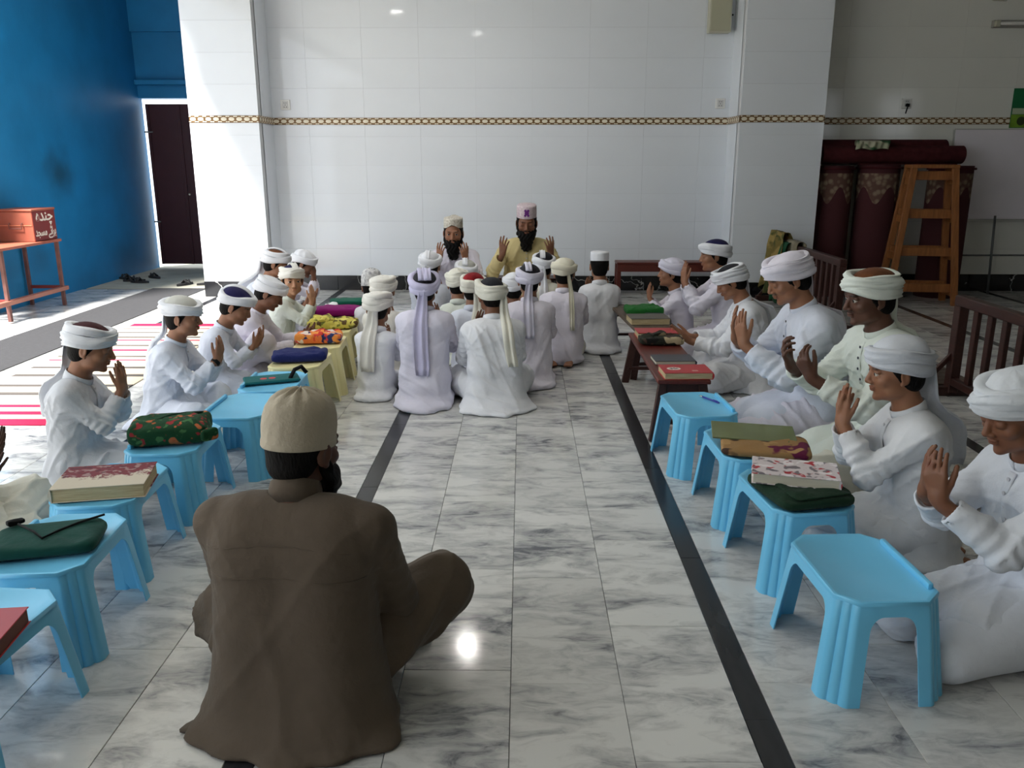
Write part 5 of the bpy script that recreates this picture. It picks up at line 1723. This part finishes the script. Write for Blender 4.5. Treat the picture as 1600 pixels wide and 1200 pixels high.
for k in range(3):
    bl = MB(); bl.prism([(.10, -.03), (.2, -.045), (.62, -.07), (.655, -.05), (.66, .05), (.62, .062), (.2, .045), (.10, .03)], -.004, .004)
    o = bl.build('blade', FANM, fn_); o.rotation_euler = (R(8), 0, R(52 + 120 * k))

# ------------------------------------------------------------------ left side: table with donation box, mats, sandals
ORM = mat('orange_red_paint', srgb(156, 86, 66), .5, .35, noise=.2, nscale=6)
ORD = mat('red_brown_paint', srgb(118, 38, 32), .5, .35, noise=.15, nscale=6)
TABM = mat('table_iron', srgb(112, 74, 68), .55, .3, noise=.35, nscale=12)
tbx = thing('iron_table', 'rusty red iron table against the blue wall', 'table', (-4.80, 7.80, 0))
MB().box((-.19, -.62, .635), (.19, .56, .66), .003).build('table_top', ORM, tbx)
for sx in (-1, 1):
    for y in (-.42, .50):
        MB().box((sx * .165 - .016, y - .016, 0), (sx * .165 + .016, y + .016, .635), .002).build('leg', TABM, tbx)
MB().box((.15, -.62, .15), (.20, .56, .19), .003).build('foot_rail', mat('rail_salmon', srgb(150, 96, 80), .5, noise=.2), tbx)
MB().box((-.165, .485, .17), (.165, .515, .20), .002).build('stretcher', ORD, tbx)
MB().box((-.165, -.435, .17), (.165, -.405, .20), .002).build('stretcher', ORD, tbx)
dbx = thing('donation_box', 'orange-red donation box with white Urdu lettering on the iron table', 'box', (-4.81, 8.17, .661))
MB().box((-.18, -.20, 0), (.16, .19, .285), .004).build('box_body', ORM, dbx)
MB().box((-.19, -.21, .285), (.17, .20, .305), .004).build('lid', ORM, dbx)
MB().box((.1605, -.198, .004), (.164, .188, .283), .001).build('front_panel', ORD, dbx)
MB().box((-.17, -.205, .15), (.15, -.199, .157)).build('seam', mat('seam', srgb(200, 120, 86), .5), dbx)
mb = MB(); mb.tube([(-.06, -.204, .175), (-.06, -.222, .17), (-.06, -.222, .125), (.06, -.222, .125), (.06, -.222, .17), (.06, -.204, .175)], .005, 8); mb.build('hasp', TABM, dbx)
INK = mat('white_paint', srgb(222, 214, 200), .6)
def lettering(txt, w, h, y, z, parent):
    cu = bpy.data.curves.new('lettering', 'FONT'); cu.body = txt; cu.size = .1; cu.extrude = .0012; cu.offset = .0016
    ob = bpy.data.objects.new('tmp_text', cu); C.objects.link(ob)
    dg = bpy.context.evaluated_depsgraph_get(); dg.update()
    me = bpy.data.meshes.new_from_object(ob.evaluated_get(dg))
    bpy.data.objects.remove(ob)
    me.materials.clear()
    v = np.zeros(len(me.vertices) * 3, f32); me.vertices.foreach_get('co', v); v = v.reshape(-1, 3)
    mn, mx_ = v[:, :2].min(0), v[:, :2].max(0)
    v[:, 0] = (v[:, 0] - (mn[0] + mx_[0]) / 2) * w / (mx_[0] - mn[0]); v[:, 1] = (v[:, 1] - (mn[1] + mx_[1]) / 2) * h / (mx_[1] - mn[1])
    me.vertices.foreach_set('co', v.ravel()); me.update()
    return link('lettering', me, INK, parent, (.1652, y, z), (R(90), 0, R(90)))
lettering('\uFBA6\uFEAA\uFEE8\uFB7C', .29, .125, .0, .205, dbx)
lettering('\uFEAA\uFEA0\uFEB4\uFEE3 \uFBAF\uFE8B\uFE8D\uFEAE\uFE91', .35, .12, -.005, .075, dbx)

# grey runner, striped rug
mm = MB(); mm.box((-4.22, 5.0, .001), (-3.60, 9.42, .007), .002)
MATG = mat('grey_runner', srgb(62, 62, 64), .95, .1, noise=.12, nscale=30, bump=.5, bscale=300)
tag(mm.build('carpet_runner', MATG), 'plain grey carpet runner along the blue wall', 'runner')
def rug_mat():
    m = mat('rug_stripes', srgb(214, 206, 190), .95, .1, bump=.5, bscale=250)
    nt = m.node_tree; b = nt.nodes['Principled BSDF']; L = nt.links.new
    tc = nd(nt, 'ShaderNodeTexCoord'); sp = nd(nt, 'ShaderNodeSeparateXYZ'); L(tc.outputs['Object'], sp.inputs[0])
    mr = nd(nt, 'ShaderNodeMapRange'); mr.inputs[1].default_value = 0; mr.inputs[2].default_value = 2.9; L(sp.outputs[1], mr.inputs[0])
    cr = nd(nt, 'ShaderNodeValToRGB'); L(mr.outputs[0], cr.inputs[0]); L(cr.outputs[0], b.inputs['Base Color'])
    cr.color_ramp.interpolation = 'CONSTANT'
    CRM, PK, GR = srgb(176, 166, 148), srgb(160, 34, 66), srgb(78, 74, 72)
    seq = [(0, PK), (.035, CRM), (.060, PK), (.085, CRM), (.11, PK), (.13, CRM), (.20, GR), (.225, CRM), (.27, GR), (.29, CRM), (.36, GR), (.385, CRM), (.44, GR), (.46, CRM), (.52, PK), (.535, CRM), (.56, GR), (.575, CRM), (.63, PK), (.65, CRM), (.69, GR), (.71, CRM), (.76, PK), (.775, CRM), (.80, GR), (.82, CRM), (.87, GR), (.885, CRM), (.93, PK), (.945, CRM), (.97, PK)]
    e = cr.color_ramp.elements
    e[0].position = 0; e[0].color = seq[0][1]; e[1].position = seq[1][0]; e[1].color = seq[1][1]
    for p_, c_ in seq[2:]:
        q = e.new(p_); q.color = c_
    return m
rg = MB(); rg.box((-.46, 0, .001), (.46, 2.95, .008), .002)
o = rg.build('striped_rug', rug_mat(), None, (-2.97, 4.32, 0), (0, 0, R(0.5))); tag(o, 'striped rug of pink, cream and grey bands behind the left row', 'rug')
# sandals near the door
SAN = mat('sandal_rubber', srgb(40, 38, 38), .7, noise=.2)
def sandal(x, y, rz, label):
    t = thing('sandal', label, 'sandal', (x, y, -.003 if y > 9.4 else .001), R(rz), 'dark sandals by the door')
    pts = []
    for a in np.linspace(0, TAU, 24, endpoint=False):
        pts.append((.045 * math.cos(a) * (1 + .18 * math.sin(a)), .13 * math.sin(a)))
    MB().prism(pts, 0, .022).build('sole', SAN, t)
    mb = MB(); mb.tube([(-.045, .02, .015), (-.02, .05, .055), (0, .085, .03), (.02, .05, .055), (.045, .02, .015)], .010, 8); mb.build('strap', SAN, t, smooth=True)
    mb = MB(); mb.tube([(-.042, .0, .02), (0, .0, .060), (.042, .0, .02)], .012, 8); mb.build('strap', SAN, t, smooth=True)
for x, y, a, l in ((-4.90, 10.25, 70, 'dark sandal farthest left by the blue wall'), (-4.72, 10.05, 100, 'dark sandal lying crosswise by the blue wall'), (-4.60, 9.93, 75, 'dark sandal nearest the runner by the blue wall'), (-4.60, 10.35, 50, 'dark sandal behind the others by the blue wall'), (-3.98, 9.74, -20, 'dark sandal at the end of the grey runner'), (-3.72, 9.78, -55, 'dark sandal against the left pillar base')):
    sandal(x, y, a, l)

# ------------------------------------------------------------------ the people
UP = (0.02, 0.30, -0.13, 80)
OPEN = (0.05, 0.33, -0.20, 45)
LOW = (0.04, 0.36, -0.26, 25)
# left row, facing right
L0 = person('person in cream clothes at the far left edge, one hand and knee in view', (-2.16, 2.78), -84, .76, at_head=False, kurta=CREAM, near=True, tone='dark', eyes='none', seed=11, turban=dict(kind='wrap', col=WHITE), wr=((.12, .22, -.22), (.1, .55, .8), (-.6, -.6, .5)), wl=((-.16, .12, -.22), (.0, .5, .85), (.6, -.6, .5)), pose='cross', spread=.25, curl=.12)
L1 = person('boy-sized person at left with maroon cap under white turban, hands at his chin', (-1.85, 3.47), -82, 0.741, 'kneel', near=True, kurta=fabric('grey_white', srgb(206, 208, 214)), tone='mid', seed=12, arms=(-.01, .265, -.06, 88), turban=dict(kind='cap', top=CAPMAROON, bands=3, tilt=.006), tail=(-.05, .36, .09, -.02, 62), pitch=14, lean=3, slouch=8, buttons=2, gap=.03, curl=.12, spread=.02)
L2 = person('person in bluish white tunic with flat-topped white turban and blue-edged tail', (-1.825, 4.4), -88, 0.705, 'cross', kurta=BLUEWHITE, tone='mid', near=True, seed=13, arms=(.0, .30, -.11, 74), turban=dict(kind='cap', top=CAPGREY, bands=2, zoff=.012, size=1.25, tilt=-.012), tail=(-.03, .40, .035, -.02, 60), pitch=4, gap=.03, lean=8, buttons=2, curl=.3, kx=.85)
L3 = person('person with navy-striped cap in white turban, head bowed, third in left row', (-1.707, 4.9), -88, 0.669, 'kneel', kurta=BLUEWHITE, tone='mid', seed=14, arms=(.03, .31, -.14, 62), turban=dict(kind='strip', top=CAPNAVY, bands=2, zoff=.01, size=1.2), pitch=24, lean=10, slouch=18, collar=True)
L4 = person('person with one raised knee and bowed head, white turban, fourth in left row', (-1.638, 5.35), -86, 0.669, 'cross', kurta=LILACWHITE, tone='brown', seed=15, arms=(.05, .36, -.22, 42), turban=dict(kind='wrap', high=.75), pitch=30, lean=14, slouch=22, knee_up=.26, kx=.85)
L5 = person('child in mint white tunic turning to look at the camera', (-1.639, 5.9), -88, 0.698, 'kneel', kurta=MINT, tone='fair', seed=16, eyes='open', arms=(.02, .30, .0, 85), turban=dict(kind='strip', top=CAPNAVY, col=WHITE_WARM, knot=.01), yaw=-68, pitch=2, near=True, collar=True, gap=.03)
L6 = person('person behind the looking child, white turban with long tail down the back', (-1.893, 6.4), -84, 0.751, 'cross', kurta=BLUEWHITE, tone='mid', seed=17, eyes='none', arms=OPEN, turban=dict(kind='strip', top=CAPBROWN), tail=(-.04, .50, .15, -.05, 60), pitch=16, lean=14, slouch=16)
L7 = person('last person of the left row, hands raised before his face, near the back wall', (-1.834, 7.0), -86, 0.68, 'kneel', kurta=LILACWHITE, tone='brown', seed=18, arms=(.0, .26, .06, 85), turban=dict(kind='wrap', bands=2, size=1.2), pitch=24, lean=14, gap=.03)
# teachers against the back wall
T1 = person('bearded teacher in white tunic and pale patterned arched cap, facing the camera', (-0.639, 7.8), 180, 0.904, 'cross', kurta=LILACWHITE, hs=1.12, tone='mid', seed=21, beard=1.5, eyes='open', arms=(.06, .24, -.06, 76), turban=dict(cap_only='cylinder', top=mat('cap_white_print', srgb(214, 210, 200), .8, noise=.3, nscale=70, col2=srgb(168, 160, 146)), peak=.018, arch=True, h=.080), pitch=4, hair=True, spread=.12, gap=.07, near=True, wide=1.15, seat=.05, kx=.8)
T2 = person('bearded teacher in pale yellow tunic and pink cap with purple motif, facing the camera', (0.039, 7.8), 180, 1.02, 'cross', kurta=YELLOW, hs=1.16, tone='brown', seed=22, beard=1.6, eyes='down', arms=(.12, .24, -.10, 74), turban=dict(cap_only='cylinder', top=mat('cap_pink_print', srgb(208, 196, 198), .8, noise=.3, nscale=60, col2=srgb(182, 160, 172)), h=.095), pitch=8, spread=.16, gap=.10, near=True, buttons=4, seat=.09, wide=1.15, kx=.8)
mb = MB()
for (dx, dz, r_) in ((0, .0, .020), (-.013, .022, .011), (.013, .022, .011), (-.014, -.022, .011), (.014, -.022, .011)):
    mb.lathe([(r_ * .55, .0), (r_, .0), (r_, .003), (r_ * .55, .003)], 14, (dx, 0, dz), 'y')
me = mb.mesh()
o = link('cap_motif', me, fabric('purple', srgb(112, 52, 130)), T2['root']); p_ = T2['hp'](0, .088, .092); o.location = tuple(p_); o.rotation_euler = (R(-8), 0, 0)
# centre group, backs to the camera
C1 = person('person with white patterned skullcap, half hidden at the left of the centre group', (-1.108, 6.1), 0, 0.643, 'kneel', kurta=WHITE, tone='mid', seed=31, eyes='none', arms=UP, turban=dict(cap_only='dome', top=mat('cap_pattern', srgb(222, 222, 222), .8, noise=.4, nscale=45, col2=srgb(140, 140, 146)), zoff=0), pitch=8, hem=1.05)
C2 = person('person with flat cream turban right behind the front left boy of the centre group', (-0.949, 5.65), 2, 0.655, 'kneel', kurta=WHITE_WARM, tone='mid', seed=32, eyes='none', arms=UP, turban=dict(kind='wrap', col=WHITE_WARM, high=.7, size=1.2), tail=(-.09, .40, .05, -.02), pitch=4, hem=1.05)
C3 = person('person front left of the centre group, thick white turban with ragged tail at left', (-0.893, 5.1), -4, 0.629, 'kneel', kurta=WHITE, tone='mid', seed=33, eyes='none', arms=UP, turban=dict(kind='wrap', col=WHITE_WARM, size=1.3, high=.75), tail=(-.03, .40, .09, -.04), pitch=10, wide=1.05, hem=1.05)
C4 = person('person in pale lilac with lavender turban crossed over a black cap', (-0.582, 4.95), 0, 0.786, 'kneel', kurta=LILAC2, tone='brown', seed=34, eyes='none', arms=UP, turban=dict(kind='strip2', col=LILAC, top=CAPBLACK, tilt=.026, bands=2, zoff=-.004, size=1.2), tail=(-.005, .50, .085, 0), pitch=-2, wide=1.0, hem=1.05)
C5 = person('person with white turban strip over dark hair, in front of the white-capped teacher', (-0.716, 6.5), -5, 0.728, 'kneel', kurta=BLUEWHITE, tone='mid', seed=35, eyes='none', arms=UP, turban=dict(kind='strip', col=WHITE, top=WHITE, bands=2, zoff=.012, size=1.2), tail=(0, .10, .035, 0), pitch=-2, hem=1.05)
C6 = person('small person whose grey-white banded turban shows beside the teacher in white', (-0.44, 6.6), 0, 0.662, 'kneel', kurta=WHITE, tone='mid', seed=36, eyes='none', arms=UP, turban=dict(kind='strip', top=CAPGREY, bands=2, tilt=.02, size=1.15), pitch=4, hem=1.05)
C7 = person('person with thick cream turban in the middle of the centre group', (-0.47, 6.05), 2, 0.659, 'kneel', kurta=MINT, tone='mid', seed=37, eyes='none', arms=UP, turban=dict(kind='wrap', col=CREAM), pitch=6, hem=1.05)
C8 = person('person with red-spotted cap in cream turban, tail at right', (-0.319, 5.45), -6, 0.708, 'kneel', kurta=BLUEWHITE, tone='mid', seed=38, eyes='none', arms=UP, turban=dict(kind='cap', col=CREAM, top=CAPRED, bands=2, tilt=.012, size=1.2), tail=(.06, .36, .07, .01), pitch=2, hem=1.05)
C9 = person('front centre person, cream turban around a black cap, long cream tail at right', (-0.184, 4.88), 10, 0.75, 'cross', kurta=WHITE, tone='brown', seed=39, eyes='none', arms=UP, turban=dict(kind='cap', col=CREAM, top=CAPBLACK, bands=2, tilt=.024, size=1.35), tail=(.085, .42, .065, .01), pitch=10, yaw=8, near=True, hem=1.05, kx=.72)
C10 = person('person with pale lilac turban, white strip and tail, at the right of the centre group', (0.046, 5.45), 2, 0.762, 'kneel', kurta=LILACWHITE, tone='mid', seed=40, eyes='none', arms=UP, turban=dict(kind='strip', col=LILAC2, top=CAPBLACK, bands=2, tilt=.022, size=1.2), tail=(-.01, .38, .065, .03), pitch=6, hem=1.05)
C11 = person('small person mostly hidden, white turban seen between two cream and lilac turbans', (-0.061, 6.05), 0, 0.627, 'kneel', kurta=WHITE, tone='brown', seed=41, eyes='none', arms=UP, turban=dict(kind='wrap'), pitch=6, hem=1.05)
C12 = person('person with white turban strip and tail before the teacher in yellow', (0.168, 6.5), -3, 0.734, 'kneel', kurta=CREAM, tone='mid', seed=42, eyes='none', arms=UP, turban=dict(kind='strip', top=CAPBLACK, bands=2, tilt=.018, size=1.2), tail=(.0, .34, .065, 0), pitch=2, hem=1.05)
C13 = person('kneeling person in off-white with smooth cream turban and bare feet', (0.301, 5.98), -6, 0.742, 'kneel', kurta=LILACWHITE, trousers=WHITE_WARM, feet=True, tone='mid', seed=43, eyes='none', arms=UP, turban=dict(kind='wrap', col=CREAM2, bands=2, size=1.2, high=.85, tilt=-.010), tail=(.085, .40, .035, .0), pitch=-2, wide=1.1)
C14 = person('person with round white cap and white tunic at the right end of the centre group', (0.595, 6.45), 2, 0.735, 'kneel', kurta=WHITE, tone='mid', seed=44, eyes='none', arms=(.06, .3, -.1, 85), turban=dict(cap_only='cylinder', top=WHITE), pitch=0, hem=1.05)
# right row, facing left
R1 = person('small person with lilac-white turban at the far end of the right row', (1.125, 6.3), 84, 0.708, 'kneel', kurta=LILACWHITE, tone='mid', seed=51, arms=(.0, .32, -.06, 84), turban=dict(kind='wrap', col=LILAC2), tail=(.05, .18, .06, .02, -60), pitch=-4)
R2 = person('person with navy cap in white turban, chin level, behind the bowed boy', (1.369, 6.0), 86, 0.872, 'kneel', kurta=LILACWHITE, tone='mid', seed=52, arms=(.0, .30, -.04, 84), turban=dict(kind='cap', top=CAPNAVY, bands=2, zoff=.004, tilt=.012), pitch=4, buttons=3, bmat=BUTTOND, hs=.95)
R3 = person('person with black cap in white turban and long side tail, palms open low', (1.305, 5.22), 82, 0.775, 'cross', kurta=WHITE, tone='mid', near=True, seed=53, arms=(.03, .36, -.26, 22), turban=dict(kind='cap', top=CAPBLACK, tilt=.012, bands=3, size=1.2), tail=(.06, .36, .10, .05, -60), pitch=26, lean=4, slouch=10, buttons=1, kx=.85)
R4 = person('tall youth with moustache in bluish white tunic and smooth white turban', (1.275, 4.0), 92, 0.976, 'kneel', kurta=BLUEWHITE, trousers=LILACWHITE, tone='mid', near=True, seed=54, beard=.5, hs=1.0, arms=(.02, .30, -.15, 78), turban=dict(kind='wrap', col=LILACWHITE, bands=3, high=.85), tail=(.05, .34, .08, .03, -60), pitch=22, buttons=3, bmat=BUTTOND)
R5 = person('dark person with mint turban around a brown cap, behind the youngest boy', (1.464, 3.5), 96, 0.977, 'kneel', kurta=MINT, trousers=CREAM, tone='dark', near=True, seed=55, hs=1.02, beard=.5, arms=(.06, .34, -.16, 60), curl=.8, turban=dict(kind='cap', col=MINT, top=CAPBROWN, bands=3, size=1.05), tail=(.05, .30, .07, .0, -60), pitch=8, buttons=4, bmat=BUTTOND, eyes='open')
R6 = person('boy-sized person with grey-white turban and wide tail, hands pressed to his chin', (1.29, 2.8), 84, 0.831, 'kneel', kurta=fabric('grey_white2', srgb(214, 216, 220)), tone='mid', near=True, seed=56, hs=.92, eyes='open', arms=(-.01, .285, -.05, 88), gap=.028, curl=.12, spread=.02, turban=dict(kind='wrap', col=fabric('grey_turban', srgb(204, 208, 216)), bands=2, zoff=.004, size=1.15), tail=(.05, .38, .13, .0, -62), pitch=6, lean=3, slouch=8, buttons=1)
R7 = person('person at the right edge with grey-white turban looking down at cupped hands', (1.357, 2.2), 98, 0.858, 'kneel', kurta=fabric('grey_white3', srgb(212, 216, 224)), tone='brown', near=True, seed=57, hs=.95, arms=(.0, .36, -.10, 82), gap=.035, curl=.25, spread=.03, turban=dict(kind='wrap', col=fabric('grey_turban2', srgb(210, 214, 220)), knot=.012), pitch=18, lean=5, buttons=4, bmat=BUTTON)
# man in brown, front
M1 = person('large man in brown tunic and knitted beige cap, seated with his back to the camera', (-0.556, 2.0), -6, 0.848, 'cross', kurta=BROWN, trousers=BROWN, tone='dark', near=True, seed=61, hs=1.0, wide=1.24, fold=.32, flare=.86, neck=.022, knee_up=.13, eyes='none', beard=1.0, arms=(.06, .30, -.30, 10), turban=dict(cap_only='dome', top=KNIT), pitch=8, yaw=-22, lean=0, slouch=10, collar=.042)
def seam(pp, q, name='yoke_seam'):
    mb = MB(); mb.tube(pp, .0016, 6); mb.build(name, BROWN, q['root'], smooth=True)
for dz in (.055, .135):
    zz = M1['N'][2] - dz * 1.0
    xs = np.linspace(-.20, .20, 22)
    seam([(x, M1['back_y'](x, zz + .015 * (abs(x) / .2) ** 2 * (-1 if dz > .1 else -2)) - .0035, zz + .015 * (abs(x) / .2) ** 2 * (-1 if dz > .1 else -2)) for x in xs if M1['back_y'](x, zz - .02) is not None], M1)
bpy.context.view_layer.update()
inv_ = M1['root'].matrix_world.inverted()
for pts in ([(-.865, 1.800), (-.80, 1.90), (-.74, 1.99), (-.55, 1.95), (-.55, 1.74), (-.70, 1.755)], [(-.36, 1.90), (-.33, 1.82), (-.345, 1.735), (-.42, 1.72), (-.55, 1.74), (-.52, 1.90)]):
    q_ = [inv_ @ Vector((x, y, 0)) for x, y in pts]
    cx_ = sum((v for v in q_), Vector()) / len(q_)
    bm = bmesh.new(); top_ = []; bot_ = []
    N_ = len(q_) * 6
    for i in range(N_):
        k_, f_ = divmod(i, 6); a_ = q_[k_].lerp(q_[(k_ + 1) % len(q_)], f_ / 6)
        wv = .006 + .004 * math.sin(i * 1.3)
        top_.append(bm.verts.new((a_.x, a_.y, .006 + wv))); bot_.append(bm.verts.new((a_.x, a_.y, .002)))
    c_ = bm.verts.new((cx_.x, cx_.y, .034)); c2_ = bm.verts.new((cx_.x, cx_.y, .002))
    for i in range(N_):
        j_ = (i + 1) % N_
        bm.faces.new((top_[i], top_[j_], c_)); bm.faces.new((bot_[j_], bot_[i], c2_)); bm.faces.new((bot_[i], bot_[j_], top_[j_], top_[i]))
    bmesh.ops.recalc_face_normals(bm, faces=bm.faces)
    me = bpy.data.meshes.new('flap'); bm.to_mesh(me); bm.free()
    me.polygons.foreach_set('use_smooth', [True] * len(me.polygons))
    link('tunic_tail', me, BROWN, M1['root'])
# wristwatch of the second person in the left row (worn on the near wrist)
w0, e0 = L2['W'][1], L2['E'][1]; ax = unit(w0 - e0)
rotq = Vector((0, 0, 1)).rotation_difference(Vector(ax)).to_euler()
mb = MB(); mb.lathe([(.0215, -.010), (.0240, -.010), (.0240, .010), (.0215, .010)], 20); mb.build('wristwatch', BLK, L2['root'], tuple(w0 - ax * .012), rotq, smooth=True)
decimate_all()
